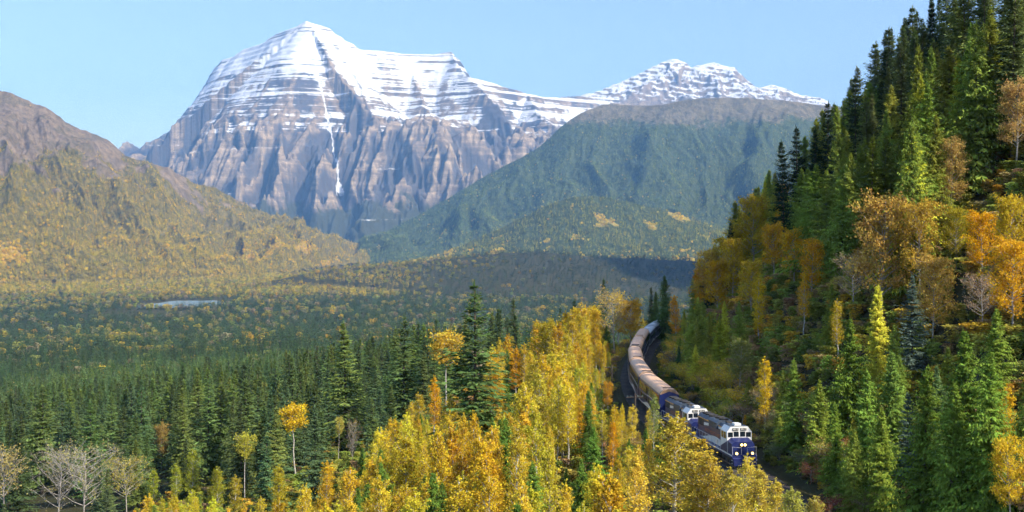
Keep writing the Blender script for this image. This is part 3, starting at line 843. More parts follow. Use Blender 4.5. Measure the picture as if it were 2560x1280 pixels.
def feature(kind, name, px, py, H, color, word, label=None, base=None, wide=1.0, show=None, far=False, dmin=60, dmax=620, cat="tree", var=None, margin=0.45):
    d = hit(px, base) if base else None
    if d:
        x = (px - 1280) / F * d; H = (HY - py) / F * d - gz(x, d)
    else:
        x, d = solve(px, py, H, dmin, dmax, far)
    r = put(kind, name, x, d, H, tuple(min(0.72, q * 1.2) for q in vary(color, 0.06, 0.03)), wide, word, cat, label, var)
    hp = F * H / d
    if kind in ('aspen', 'cottonwood', 'tallaspen'):
        c_ = r.children[1].color; r.children[1].color = (c_[0] * 0.97, min(0.7, c_[1] * (1.26 if kind == 'cottonwood' else 1.15)), min(0.2, c_[2] * 1.3 + 0.01), 1)
    w = {'spruce': .16, 'tiered': .22, 'cedar': .19, 'fir': .15, 'aspen': .14, 'tallaspen': .16, 'cottonwood': .24, 'bare': .25, 'halfbare': .24, 'shrub': .5}[kind] * hp * wide
    KEEP.append((px - w * 0.75, px + w * 0.75, py - 4, py + hp * (margin if show is None else show), d, x))
    return r

def hidden_by(px, py, w, d):
    """would a filler tree here (half width w pixels, top py) stand before a featured tree?"""
    for a, b, c, e, kd, kx in KEEP:
        if d < kd - 1 and px + w > a and px - w < b and py < e:
            return True
    return False
# ------------------------------------------------------------------ featured trees
# the valley side
feature('tiered', 'spruce_tree', 1190, 708, 33, (0.10, 0.16, 0.05), "", "tallest spruce with wide drooping tiers, behind the golden grove", show=0.62, wide=1.08, var=0)
feature('tiered', 'spruce_tree', 1010, 788, 30, (0.10, 0.155, 0.05), "", "broad tiered spruce between two tall spruces at the grove's upper edge", show=0.55, var=1)
feature('spruce', 'spruce_tree', 868, 798, 32, (0.16, 0.225, 0.055), "", "tall mossy green spruce above the two thin white trunked aspens", show=0.6, wide=1.2, var=0)
feature('spruce', 'spruce_tree', 1115, 775, 24, (0.125, 0.19, 0.06), "", "slim dark spruce close beside the wide tiered spruce", show=0.5)
feature('spruce', 'spruce_tree', 940, 835, 22, (0.125, 0.19, 0.06), "", "medium spruce filling the gap beside the mossy green spruce", show=0.4)
feature('spruce', 'spruce_tree', 105, 965, 30, (0.12, 0.17, 0.05), "", "large full spruce standing alone over the bare pale trees", show=0.7, wide=1.2, var=2, base=1235)
feature('spruce', 'spruce_tree', 520, 950, 28, (0.125, 0.19, 0.06), "", "tall spruce standing between the tan cottonwood and the golden aspen", show=0.6, wide=1.1, base=1190)
feature('spruce', 'spruce_tree', 280, 985, 24, (0.125, 0.19, 0.06), "", "spruce behind the two bare grey trees", show=0.55, base=1185)
feature('spruce', 'spruce_tree', 815, 858, 26, (0.125, 0.19, 0.06), "", "dark spruce just behind the mossy green spruce", show=0.4)
feature('spruce', 'spruce_tree', 690, 890, 25, (0.125, 0.19, 0.06), "", "dark spruce rising behind the lone golden aspen", show=0.4)
feature('spruce', 'spruce_tree', 175, 1020, 20, (0.05, 0.085, 0.035), "", "shorter dark spruce next to the large full spruce", show=0.5, base=1210)
feature('spruce', 'spruce_tree', 1292, 706, 22, (0.05, 0.085, 0.038), "", "dark pointed spruce above the yellow trees beyond the tiered spruce", show=0.35, dmin=260)
feature('spruce', 'spruce_tree', 1438, 655, 20, (0.05, 0.085, 0.038), "", "dark spruce tip over the golden trees before the mid hill", show=0.35, dmin=300)
feature('spruce', 'spruce_tree', 1510, 655, 22, (0.05, 0.085, 0.038), "", "dark spruce crown on the skyline of the far golden trees", show=0.35, dmin=300)
feature('tallaspen', 'aspen_tree', 738, 1010, 25, (0.68, 0.40, 0.025), "", "lone golden aspen with a long bare white trunk", show=0.85, wide=1.12, var=0, base=1212)
feature('tallaspen', 'aspen_tree', 612, 1082, 24, (0.36, 0.36, 0.05), "", "slender yellow green aspen with a thin white trunk", show=0.85, wide=0.85, var=1, base=1270)
feature('tallaspen', 'aspen_tree', 846, 1042, 22, (0.40, 0.36, 0.08), "", "thin sparse aspen, one of two white trunks, beside the lone golden aspen", show=0.8, wide=0.6, var=0, base=1170)
feature('bare', 'bare_tree', 880, 1052, 20, (0.4, 0.3, 0.08), "", "leafless white trunk leaning at the edge of the golden grove", show=0.8, wide=0.4, var=0, base=1180)
feature('tallaspen', 'aspen_tree', 1012, 958, 18, (0.60, 0.44, 0.04), "", "small pale aspen with a thin white stem against the dark spruces", show=0.6, wide=0.55, var=1, base=1060)
feature('tallaspen', 'aspen_tree', 1115, 822, 24, (0.55, 0.38, 0.05), "", "yellow aspen with white trunks close beside the tiered spruce", show=0.6, wide=1.1, var=1)
feature('cottonwood', 'cottonwood_tree', 403, 1060, 17, (0.36, 0.27, 0.08), "", "tan rounded cottonwood with bare lower limbs in the dark spruces", show=0.6, wide=0.75, base=1175)
feature('halfbare', 'bare_tree', 316, 1146, 16, (0.36, 0.31, 0.07), "", "thinly leaved olive tree with pale spreading limbs", show=0.7, wide=1.0, var=0, base=1300)
feature('bare', 'bare_tree', 145, 1125, 18, (0.30, 0.27, 0.10), "", "bare grey tree with upright pale branches", show=0.75, wide=0.95, var=0, base=1330)
feature('bare', 'bare_tree', 205, 1118, 18, (0.30, 0.27, 0.10), "", "bare pale tree leaning over, second of the pair by the full spruce", show=0.75, wide=1.0, var=1, base=1330)
feature('halfbare', 'bare_tree', 15, 1120, 18, (0.38, 0.30, 0.10), "", "nearly bare brownish tree at the picture's lower left corner", show=0.7, var=1, base=1320)
for px, py, H, c, lb in ((385, 1175, 9, (0.30, 0.33, 0.035), "smallest lime green young aspen under the spruces"), (480, 1128, 13, (0.30, 0.33, 0.035), "pointed lime green aspen in front of the valley spruces"), (440, 1160, 11, (0.30, 0.33, 0.035), "lime green aspen close against the pointed one"), (540, 1170, 11, (0.33, 0.33, 0.03), "yellow green aspen beside the slender white trunked aspen"),
                         (700, 1165, 11, (0.38, 0.33, 0.03), "yellow green aspen beneath the lone golden aspen"), (815, 1155, 11, (0.64, 0.42, 0.025), "golden young aspen below the two white trunks"), (590, 1190, 10, (0.38, 0.31, 0.04), "olive aspen low in the corner of the golden grove")):
    feature('aspen', 'aspen_tree', px, py, H, c, "", lb, show=0.5, wide=1.25, far=True, dmax=330)
# before the train
feature('aspen', 'aspen_tree', 1862, 1128, 14, (0.60, 0.47, 0.07), "", "leafy yellow aspen top crossing the lead locomotive's pilot", show=0.0, dmin=66, dmax=112, var=3, wide=0.85, base=1420)
feature('aspen', 'aspen_tree', 1690, 1032, 17, (0.45, 0.35, 0.05), "", "large olive gold aspen hiding the locomotive's lower side", show=0.75, dmin=72, dmax=118, wide=1.7, var=2, base=1330)
feature('aspen', 'aspen_tree', 1745, 1080, 15, (0.47, 0.36, 0.05), "", "olive gold aspen directly below the second locomotive", show=0.6, dmin=66, dmax=112, wide=1.6, var=0, base=1380)
feature('aspen', 'aspen_tree', 1632, 985, 15, (0.24, 0.28, 0.07), "", "grey green aspen top overlapping the first coach's windows", show=0.3, dmin=90, dmax=138, wide=0.9, var=3, base=1175)
feature('aspen', 'aspen_tree', 1420, 960, 17, (0.66, 0.46, 0.04), "", "tall bright yellow aspen with a visible pale stem in mid grove", show=0.6, wide=1.0, var=3, dmax=160, base=1190)
feature('aspen', 'aspen_tree', 1535, 1050, 15, (0.64, 0.34, 0.018), "", "vivid orange aspen below the utility pole", show=0.5, wide=1.0, var=1, dmax=150, base=1215)
feature('cottonwood', 'cottonwood_tree', 1520, 955, 9, (0.55, 0.30, 0.03), "", "rounded orange brown tree beside the track at the utility pole", show=0.6, wide=0.8, dmin=130, base=1035)
feature('aspen', 'aspen_tree', 1085, 940, 15, (0.64, 0.34, 0.018), "", "orange pointed aspen topping the grove's outer edge", show=0.5, dmax=260, base=1115)
feature('aspen', 'aspen_tree', 1345, 800, 16, (0.64, 0.38, 0.02), "", "tall golden orange aspen at the grove's upper edge", show=0.5, dmin=180, wide=1.3, base=945)
feature('aspen', 'aspen_tree', 1290, 868, 15, (0.64, 0.34, 0.018), "", "deep orange aspen below the tiered spruce", show=0.5, dmin=160, wide=1.2, base=1010)
feature('cottonwood', 'cottonwood_tree', 1372, 712, 17, (0.40, 0.33, 0.03), "", "large rounded yellow green cottonwood beyond the golden grove", show=0.6, dmin=240, wide=1.2)
feature('cottonwood', 'cottonwood_tree', 1460, 672, 17, (0.55, 0.40, 0.03), "", "broad yellow cottonwood with a pointed top above the bend", show=0.6, dmin=240, wide=1.0)
feature('aspen', 'aspen_tree', 1415, 668, 18, (0.64, 0.42, 0.025), "", "tall golden aspen spire before the shaded mid hill", show=0.4, dmin=260, wide=1.2)
feature('halfbare', 'bare_tree', 1535, 690, 17, (0.50, 0.36, 0.08), "", "thin tan tree with bare twigs above the end of the train", show=0.5, dmin=260)
feature('cottonwood', 'cottonwood_tree', 1575, 730, 13, (0.58, 0.36, 0.03), "", "gold rounded tree directly above the silver roofed car", show=0.6, dmin=290)
for px, py, bs, c, lb in ((1905, 1165, 1400, (0.46, 0.38, 0.06), "yellow leafy treetop just ahead of the lead locomotive"), (1945, 1198, 1420, (0.50, 0.40, 0.06), "pale yellow treetop hiding the rails ahead of the train"), (1990, 1218, 1440, (0.40, 0.40, 0.08), "greenish leafy treetop beside the rails at the bottom edge"), (1815, 1165, 1400, (0.44, 0.36, 0.06), "olive yellow treetop under the locomotive's walkway"), (1780, 1130, 1390, (0.46, 0.36, 0.05), "olive gold treetop between the two locomotives' lower sides"), (2030, 1238, 1450, (0.42, 0.34, 0.07), "sparse yellow treetop next to the russet shrub")):
    feature('aspen', 'aspen_tree', px, py, 8, c, "", lb, show=0.0, wide=1.5, base=bs)
for px, py, bs, kd, c, lb in ((1662, 690, 850, 'cedar', (0.09, 0.15, 0.04), "dark cedar hiding the tail of the train"), (1640, 730, 838, 'cedar', (0.11, 0.16, 0.045), "small cedar at the very end of the train"), (1630, 700, 800, 'fir', (0.045, 0.075, 0.035), "dark fir beyond the end of the train")):
    feature(kd, kd + '_tree', px, py, 14, c, "", lb, show=0.5, base=bs)
# the hillside above the train
HS = [
    ('cottonwood', 'cottonwood_tree', 1775, 505, 17, (0.46, 0.33, 0.05), "tan gold tree on the hillside's lower skyline", 640),
    ('cottonwood', 'cottonwood_tree', 1810, 520, 17, (0.44, 0.32, 0.025), "olive gold tree beside the tan one on the lower skyline", 690),
    ('cottonwood', 'cottonwood_tree', 1885, 425, 20, (0.48, 0.34, 0.03), "tall olive gold cottonwood with pale trunk on the hillside skyline", 640),
    ('cottonwood', 'cottonwood_tree', 1762, 590, 14, (0.56, 0.27, 0.02), "orange brown tree at the hillside's outer corner", 740),
    ('cottonwood', 'cottonwood_tree', 1850, 570, 15, (0.40, 0.31, 0.025), "olive tree under the tall hillside cottonwood", 720),
    ('aspen', 'aspen_tree', 1955, 452, 19, (0.64, 0.34, 0.018), "orange aspen squeezed between dark hillside firs", 640),
    ('cottonwood', 'cottonwood_tree', 1985, 575, 14, (0.62, 0.36, 0.02), "golden orange round tree below the skyline firs", 720),
    ('cottonwood', 'cottonwood_tree', 2030, 600, 15, (0.62, 0.35, 0.02), "second golden orange tree, just right of its twin under the firs", 760),
    ('aspen', 'aspen_tree', 1897, 690, 19, (0.70, 0.42, 0.025), "narrow bright yellow tree in the middle of the hillside", 860),
    ('aspen', 'aspen_tree', 1912, 892, 16, (0.72, 0.42, 0.025), "slender bright yellow tree above the lead locomotive", 1085),
    ('aspen', 'aspen_tree', 1862, 1035, 6, (0.62, 0.34, 0.02), "small orange tree just behind the lead locomotive's roof", 1085),
    ('aspen', 'aspen_tree', 1692, 738, 15, (0.66, 0.30, 0.02), "orange aspen above the middle coaches", 870),
    ('cedar', 'cedar_tree', 1800, 790, 16, (0.26, 0.30, 0.03), "yellow green cedar low on the hillside over the locomotives", 940),
    ('cottonwood', 'cottonwood_tree', 1850, 850, 12, (0.20, 0.22, 0.06), "grey green rounded tree on the hillside above the locomotives", 990),
    ('cottonwood', 'cottonwood_tree', 2205, 490, 24, (0.44, 0.29, 0.07), "largest tan cottonwood with twin pale trunks on the hillside", 820),
    ('cottonwood', 'cottonwood_tree', 2300, 505, 20, (0.46, 0.31, 0.05), "tan gold cottonwood joined to the twin trunked one", 760),
    ('cottonwood', 'cottonwood_tree', 2380, 350, 22, (0.46, 0.33, 0.10), "pale tan cottonwood high on the hillside amid dark firs", 560),
    ('cottonwood', 'cottonwood_tree', 2330, 640, 19, (0.44, 0.30, 0.07), "tan cottonwood below and beside the brightest orange tree", 870),
    ('cottonwood', 'cottonwood_tree', 2455, 530, 17, (0.68, 0.32, 0.015), "brightest orange rounded tree on the upper hillside", 720),
    ('cottonwood', 'cottonwood_tree', 2390, 520, 15, (0.36, 0.30, 0.03), "olive tree beside the brightest orange tree", 680),
    ('cottonwood', 'cottonwood_tree', 2535, 490, 20, (0.50, 0.36, 0.03), "olive gold tree at the picture's edge beyond the orange tree", 740),
    ('cottonwood', 'cottonwood_tree', 2530, 600, 18, (0.58, 0.36, 0.025), "golden tree at the picture's edge below the olive gold one", 860),
    ('cottonwood', 'cottonwood_tree', 2540, 205, 22, (0.46, 0.32, 0.11), "pale tan tree at the picture's upper edge", 420),
    ('halfbare', 'bare_tree', 2455, 690, 16, (0.36, 0.24, 0.14), "half bare pinkish tree below the brightest orange tree", 850),
    ('halfbare', 'bare_tree', 2130, 640, 15, (0.36, 0.28, 0.14), "half bare grey tree beside the twin trunked cottonwood", 800),
    ('fir', 'fir_tree', 2180, 340, 24, (0.16, 0.20, 0.03), "yellow green fir standing out among the dark hillside firs", 600),
    ('aspen', 'aspen_tree', 2095, 745, 16, (0.46, 0.36, 0.03), "yellow green aspen among the hillside cedars", 930),
    ('spruce', 'spruce_tree', 2280, 690, 27, (0.105, 0.16, 0.125), "tall blue grey spruce under the tan cottonwoods", 960),
    ('spruce', 'spruce_tree', 2270, 985, 19, (0.105, 0.16, 0.125), "blue grey spruce among the cedars near the track", 1240),
    ('aspen', 'aspen_tree', 2515, 960, 17, (0.66, 0.42, 0.03), "yellow tree at the picture's edge beside the tall cedars", 1180),
    ('cottonwood', 'cottonwood_tree', 2525, 1095, 13, (0.64, 0.42, 0.035), "golden bushy tree in the picture's lower corner beside cedars", 1330),
    ('fir', 'fir_tree', 1995, 212, 26, (0.03, 0.05, 0.028), "tallest thin dark fir on the hillside skyline", None),
    ('fir', 'fir_tree', 1962, 300, 26, (0.042, 0.07, 0.033), "broad dark fir left of the tallest skyline fir", None),
    ('fir', 'fir_tree', 2072, 205, 25, (0.035, 0.06, 0.03), "dark skyline fir second from the tallest thin one", None),
    ('fir', 'fir_tree', 2140, 155, 25, (0.06, 0.09, 0.035), "full dark fir midway up the hillside skyline", None),
    ('fir', 'fir_tree', 2215, 90, 25, (0.04, 0.065, 0.03), "dark fir high on the skyline, one of a close pair", None),
    ('fir', 'fir_tree', 2330, 2, 26, (0.035, 0.06, 0.03), "topmost thin dark fir at the upper rim of the picture", None),
    ('fir', 'fir_tree', 2035, 300, 22, (0.045, 0.075, 0.035), "dark fir between the two tallest skyline firs", None),
    ('fir', 'fir_tree', 1825, 425, 19, (0.035, 0.06, 0.03), "round topped dark fir on the lower skyline", None),
    ('fir', 'fir_tree', 1775, 472, 17, (0.035, 0.055, 0.03), "small dark fir at the skyline's lower end", None),
    ('cedar', 'cedar_tree', 2420, 830, 22, (0.125, 0.20, 0.03), "big bright green cedar at the foot of the slope near the edge", 1300),
    ('cedar', 'cedar_tree', 2310, 920, 21, (0.13, 0.20, 0.03), "bright green cedar in front of the blue grey spruce", 1330),
    ('cedar', 'cedar_tree', 2120, 800, 20, (0.12, 0.19, 0.028), "bushy green cedar in the middle of the lower slope", 1120),
    ('cottonwood', 'cottonwood_tree', 1832, 600, 14, (0.50, 0.35, 0.025), "golden olive tree filling the middle of the hillside's outer corner", 765),
    ('cottonwood', 'cottonwood_tree', 1792, 650, 13, (0.52, 0.33, 0.02), "golden tree low on the hillside's outer corner", 800),
    ('cottonwood', 'cottonwood_tree', 1878, 650, 13, (0.48, 0.36, 0.03), "yellow olive tree beside the narrow bright yellow one", 790),
    ('cottonwood', 'cottonwood_tree', 1935, 560, 13, (0.58, 0.36, 0.025), "gold tree directly under the orange aspen between firs", 700),
    ('aspen', 'aspen_tree', 1745, 660, 13, (0.50, 0.36, 0.03), "olive gold aspen at the edge over the coaches", 800),
    ('aspen', 'aspen_tree', 2010, 690, 15, (0.60, 0.36, 0.025), "golden aspen below the twin golden orange trees", 850),
]
for kd, nm, px, py, H, c, lb, bs in HS:
    big = kd in ('cottonwood',)
    feature(kd, nm, px, py, H, c, "", lb, wide=0.88 if big else 1.0, show=0.62 if kd in ('cottonwood', 'aspen') else 0.4, base=bs, dmin=92, dmax=420, far=kd == 'fir' and py < 480)

for px, py, bs, c, lb in ((1985, 900, 1135, (0.17, 0.25, 0.04), "green cedar right behind the slender bright yellow tree"), (2042, 950, 1190, (0.20, 0.27, 0.04), "mossy cedar on the bank past the lead locomotive"), (2092, 1010, 1240, (0.18, 0.26, 0.04), "small bright cedar on the bank above the russet shrub"), (2165, 930, 1265, (0.17, 0.26, 0.045), "full green cedar on the lower bank before the bushy cedar"), (2205, 1020, 1300, (0.20, 0.28, 0.04), "bright cedar rising from the bottom edge beside the blue grey spruce"), (1948, 985, 1125, (0.22, 0.26, 0.04), "short mossy cedar close behind the lead locomotive"), (2232, 880, 1215, (0.15, 0.24, 0.045), "deep green cedar touching the tall blue grey spruce"), (2375, 960, 1340, (0.18, 0.27, 0.04), "bright cedar between the two big cedars at the bottom edge"), (2480, 880, 1310, (0.17, 0.26, 0.04), "tall bright cedar next to the yellow tree at the picture's edge"), (2135, 1075, 1300, (0.21, 0.27, 0.045), "lowest small cedar at the bottom edge of the bank")):
    feature('cedar', 'cedar_tree', px, py, 14, c, "", lb, show=0.3, wide=0.95, base=bs)

# ------------------------------------------------------------------ filler trees that complete the grove, the hillside and the front of the valley forest
def jitter_points(x0, x1, y0, y1, step, gen):
    nx, ny = int((x1 - x0) / step), int((y1 - y0) / step)
    a, b = np.meshgrid(np.arange(nx), np.arange(ny), indexing='ij')
    x = x0 + (a + 0.5 * (b % 2) + gen.uniform(-0.42, 0.42, a.shape)) * step
    y = y0 + (b + gen.uniform(-0.42, 0.42, a.shape)) * step
    return x.ravel(), y.ravel()

BPX = [-200, 300, 380, 470, 560, 700, 820, 930, 1080, 1270, 1340, 1450, 1640, 1700]
BPY = [1330, 1330, 1200, 1190, 1220, 1190, 1175, 1060, 955, 800, 715, 665, 665, 800]
TPX = [1500, 1545, 1580, 1620, 1660, 1700, 1740, 1780, 1820, 1860, 1900, 1960, 2020, 2080]
TPY = [770, 850, 955, 1005, 1040, 1050, 1085, 1125, 1160, 1180, 1200, 1245, 1290, 1400]
occupied = [(t['root'].location.x, t['root'].location.y, t['kind']) for t in TREES]
def crowded(x, y, r):
    return any((x - a) ** 2 + (y - b) ** 2 < r * r for a, b, _ in occupied)

CAND = []
def propose(*a, **k): CAND.append((a, k))
def room(*a): return True

# --- golden grove
gx_, gy_ = jitter_points(-75, 60, 70, 345, 3.05, rng)
sd_, _ = track_side(gx_, gy_); zz_ = G(gx_, gy_)
order = np.argsort(gy_)
for i in order:
    x, y, sd, z = gx_[i], gy_[i], sd_[i], zz_[i]
    if sd > -6.0: continue
    H = random.uniform(8.5, 18.0) * (0.42 if sd > -9 else 0.68 if sd > -14 else 1.0)
    px, py = proj(x, y, z + H); w = 0.11 * F * H / y
    if px < -60 or px > 2200 or py > 1330: continue
    if py < np.interp(px, BPX, BPY): continue
    if px + w > 1500 and py < max(np.interp(px - w, TPX, TPY), np.interp(px + w, TPX, TPY)) and y < 330 and px + w > 1535: continue
    if hidden_by(px, py, w, y) or crowded(x, y, 1.6): continue
    green = fbm(np.array([x / 11.0]), np.array([y / 16.0]), 2, 404)[0]
    if green > 0.08 and random.random() < 0.75:
        propose('cedar', 'young_cedar', x, y, H * 0.88, vary((0.14, 0.225, 0.04), 0.2), 1.0, "green young cedar", z=z)
    elif room('aspen_tree'):
        q = random.random() + 0.5 * fbm(np.array([x / 18.0]), np.array([y / 18.0]), 2, 414)[0]
        near_loco = px > 1560 and py > 1000
        if near_loco: c, wd = (OLIVE, "olive gold aspen") if random.random() < 0.45 else ((0.80, 0.58, 0.08), "yellow aspen")
        elif px < 760: c, wd = ((0.60, 0.52, 0.05), "yellow green aspen") if random.random() < 0.6 else (GOLD, "golden aspen")
        elif q < 0.02: c, wd = ORANGE, "orange aspen"
        elif q < 0.45: c, wd = GOLD, "golden aspen"
        elif q < 0.90: c, wd = YELLOW, "yellow aspen"
        else: c, wd = (0.64, 0.52, 0.06), "yellow green aspen"
        propose('aspen', 'aspen_tree', x, y, H, vary(c, 0.20, 0.10), random.uniform(0.8, 1.2), wd, z=z)
    occupied.append((x, y, 'aspen'))

# --- hillside
hx_, hy_ = jitter_points(20, 330, 62, 470, 4.4, rng)
sd_, _ = track_side(hx_, hy_); zz_ = G(hx_, hy_)
cand = []
for i in np.argsort(hy_):
    x, y, sd, z = hx_[i], hy_[i], sd_[i], zz_[i]
    if sd < 7.8 or sd > 150: continue
    if x / y > 0.56: continue
    H = random.uniform(15, 25) if sd > 22 else random.uniform(9, 16) if sd > 11 else random.uniform(4, 8)
    px, py = proj(x, y, z + H); w = 0.15 * F * H / y
    if py > 1420 or py + 0.9 * F * H / y < -30: continue
    # keep the pictured skyline: no filler may rise above it
    if py < np.interp(px, [1600, 1640, 1700, 1760, 1850, 1930, 2000, 2100, 2220, 2330, 2400], [640, 620, 565, 470, 395, 300, 225, 140, 60, -20, -250]): continue
    if hidden_by(px, py, w * 0.8, y) or crowded(x, y, 2.2): continue
    cand.append((x, y, z, sd, H, px, py))
# nothing of a tree shows when others stand right before it; take the ones nearest to the eye first
for x, y, z, sd, H, px, py in cand:
    r = random.random(); n3 = fbm(np.array([x / 30.0]), np.array([y / 30.0]), 2, 505)[0]
    if sd < 52 + 18 * n3:
        if not room('cedar_tree'): continue
        if r < 0.10: c, wd = (0.55, 0.55, 0.06), "yellow green cedar"
        elif r < 0.45: c, wd = MOSS, "mossy green cedar"
        elif r < 0.90: c, wd = CEDAR, "bright green cedar"
        else: c, wd = (0.11, 0.18, 0.06), "dark green cedar"
        propose('cedar', 'cedar_tree', x, y, H, vary(c, 0.2), random.uniform(0.72, 1.2), wd, z=z)
    else:
        if not room('fir_tree'): continue
        if r < 0.45: c, wd = (0.12, 0.165, 0.06), "dark green fir"
        elif r < 0.85: c, wd = (0.18, 0.22, 0.07), "olive green fir"
        else: c, wd = (0.21, 0.24, 0.055), "light green fir"
        propose('fir', 'fir_tree', x, y, H * 1.22, vary(c, 0.2), random.uniform(0.75, 1.25), wd, z=z)
    occupied.append((x, y, 'fir'))

# --- bushes along the line
bgx, bgy = jitter_points(0, 110, 92, 400, 2.6, rng)
sd_, _ = track_side(bgx, bgy); zz_ = G(bgx, bgy)
for i in np.argsort(bgy):
    x, y, sd, z = bgx[i], bgy[i], sd_[i], zz_[i]
    right = 5.2 < sd < 12.5
    left = -10.5 < sd < -5.2
    if not (right or left) or (left and random.random() < 0.2) or (right and random.random() < 0.25): continue
    H = random.uniform(1.4, 3.4) if right else random.uniform(1.0, 2.2)
    if right and sd < 7.5: H *= 0.6
    px, py = proj(x, y, z + H)
    if px < 1400 or py > 1320 or px > 2300 or not room('shrub', 285): continue
    if left and y < 150: continue
    q = random.random()
    low = px > 1880
    if low: c, wd = [(BROWN, "brownish shrub"), ((0.32, 0.31, 0.08), "olive shrub"), ((0.23, 0.26, 0.11), "grey green shrub"), (RUST, "reddish shrub")][0 if q < 0.34 else 1 if q < 0.66 else 2 if q < 0.92 else 3]
    else: c, wd = [(OLIVE, "olive shrub"), ((0.75, 0.48, 0.06), "golden shrub"), (MOSS, "green shrub"), (BROWN, "brownish shrub")][0 if q < 0.4 else 1 if q < 0.62 else 2 if q < 0.85 else 3]
    propose('shrub', 'shrub', x, y, H, vary(c), random.uniform(0.9, 1.3), wd, "shrub", z=z)
for px, py, H, c, lb in ((2075, 1244, 1.7, (0.30, 0.11, 0.07), "russet shrub beside the rails at the picture's bottom edge"), (1800, 940, 3, (0.46, 0.34, 0.04), "golden shrub over the second locomotive's roof")):
    x, d = solve(px, py, H, 90, 200)
    put('shrub', 'shrub', x, d, H, c, 1.3, "", "shrub", lb)

# --- front of the valley forest: spruces as things, the ones behind as one mass
vx, vy = jitter_points(-330, 60, 120, 760, 6.6, rng)
sd_, _ = track_side(vx, vy); zz_ = G(vx, vy)
REST = []
for i in np.argsort(np.hypot(vx, vy)):
    x, y, sd, z = vx[i], vy[i], sd_[i], zz_[i]
    if sd > -12 or abs(x / y) > 0.52: continue
    H = random.uniform(15, 28) if y > 230 else random.uniform(13, 22)
    px, py = proj(x, y, z + H); w = 0.13 * F * H / y
    if py > 1300: continue
    b = np.interp(px, BPX, BPY)
    if py > b - 8 and px > 300: continue
    if y < 345 and px > 1150 and py > b - 60: continue
    if y < 330 and px > 1500: continue
    if px > 1480 and y < 420: continue
    # the grove's crowns stand before these; keep the pictured tops of the wall of spruces
    lim = np.interp(px, [-100, 0, 300, 600, 800, 1000, 1200, 1300, 1500], [930, 925, 930, 905, 830, 800, 760, 720, 690])
    if py < lim and y < 430: continue
    if hidden_by(px, py, w * 0.7, y) or crowded(x, y, 2.6): continue
    q = random.random()
    if y < 560:
        if q < 0.5: c, wd = SPRUCE, "deep green spruce"
        elif q < 0.75: c, wd = (0.11, 0.175, 0.08), "blue green spruce"
        elif q < 0.9: c, wd = (0.18, 0.24, 0.06), "mossy green spruce"
        else: c, wd = DARK, "near black spruce"
        propose('spruce', 'spruce_tree', x, y, H, vary(c), random.uniform(0.9, 1.25), wd, z=z)
        occupied.append((x, y, 'spruce'))
    else:
        REST.append((x, y, z, H))

# ------------------------------------------------------------------ keep the filler trees that can be seen, nearest first; the rest of the spruces join the far mass
CAP = {'spruce_tree': 296, 'aspen_tree': 298, 'cedar_tree': 298, 'fir_tree': 298, 'shrub': 290, 'young_cedar': 290}
W_ = {'spruce': .14, 'tiered': .2, 'cedar': .18, 'fir': .145, 'aspen': .125, 'tallaspen': .1, 'cottonwood': .22, 'bare': .1, 'halfbare': .16, 'shrub': .5}
canvas = np.zeros((320, 640), bool)
def splat(kind, x, y, z, H, wide):
    px, py = proj(x, y, z + H); hp = F * H / y; w = W_[kind] * hp * wide * 0.8
    y0, y1 = int(max(0, py / 4)), int(min(320, (py + hp * 0.92) / 4 + 1))
    if y1 <= y0: return 0
    new = 0
    for r in range(y0, y1):
        f = (r * 4 - py) / hp
        ww = w * (min(1, 0.12 + 1.05 * f) if kind in ('spruce', 'tiered', 'cedar', 'fir') else min(1, 0.35 + 2.2 * f))
        a, b = int(max(0, (px - ww) / 4)), int(min(640, (px + ww) / 4 + 1))
        if b > a:
            row = canvas[r, a:b]; new += int((~row).sum()); row[:] = True
    return new
jobs = [(t['d'], 0, t) for t in TREES] + [(a[3], 1, (a, k)) for a, k in CAND]
have = {}
for t in TREES: have[t['name']] = have.get(t['name'], 0) + 1
dropped = {}
for d, typ, it in sorted(jobs, key=lambda j: (j[0], j[1])):
    if typ == 0:
        splat(it['kind'], it['root'].location.x, it['d'], it['root'].location.z, it['H'], it['root'].scale[0] / it['root'].scale[2]); continue
    a, k = it
    kind, nm, x, y, H = a[:5]
    vis = splat(kind, x, y, k['z'], H, a[6])
    if vis < (3 if nm in ('aspen_tree', 'young_cedar') else 5 if nm != 'shrub' else 2): dropped[nm] = dropped.get(nm, 0) + 1; continue
    if have.get(nm, 0) >= CAP.get(nm, 300):
        dropped[nm + '_cap'] = dropped.get(nm + '_cap', 0) + 1
        if nm == 'spruce_tree': REST.append((x, y, k['z'], H))
        continue
    have[nm] = have.get(nm, 0) + 1
    put(*a, **k)
print("TREE COUNTS", have, "DROPPED", dropped)
# ------------------------------------------------------------------ the railway
def mat_ballast():
    n = NT("ballast_stone"); tc = n.n("ShaderNodeTexCoord").outputs["Object"]
    v = n.n("ShaderNodeTexVoronoi"); v.inputs["Scale"].default_value = 9.0; n.l(tc, v.inputs["Vector"])
    c = n.mix(n.ramp(n.noise(tc, 0.7, 4), 0.4, 0.6), (0.055, 0.052, 0.055), (0.10, 0.09, 0.08))
    c = n.mix(0.5, c, v.outputs["Color"], 'MULTIPLY')
    return n.pbr(c, 0.95, 0, 0.2, n.bump(v.outputs["Distance"], 0.8, 0.08))
M_BALLAST = mat_ballast()
M_RAIL = paint("worn_steel_rail", (0.16, 0.13, 0.115), 0.4, 0.7, 0.5)
M_SLEEPER = paint("weathered_timber", (0.075, 0.06, 0.05), 0.9, 0, 0.3)
smp = np.arange(_seg[0] + 20, np.interp(480.0, TRS[:, 1], _seg), 2.0)
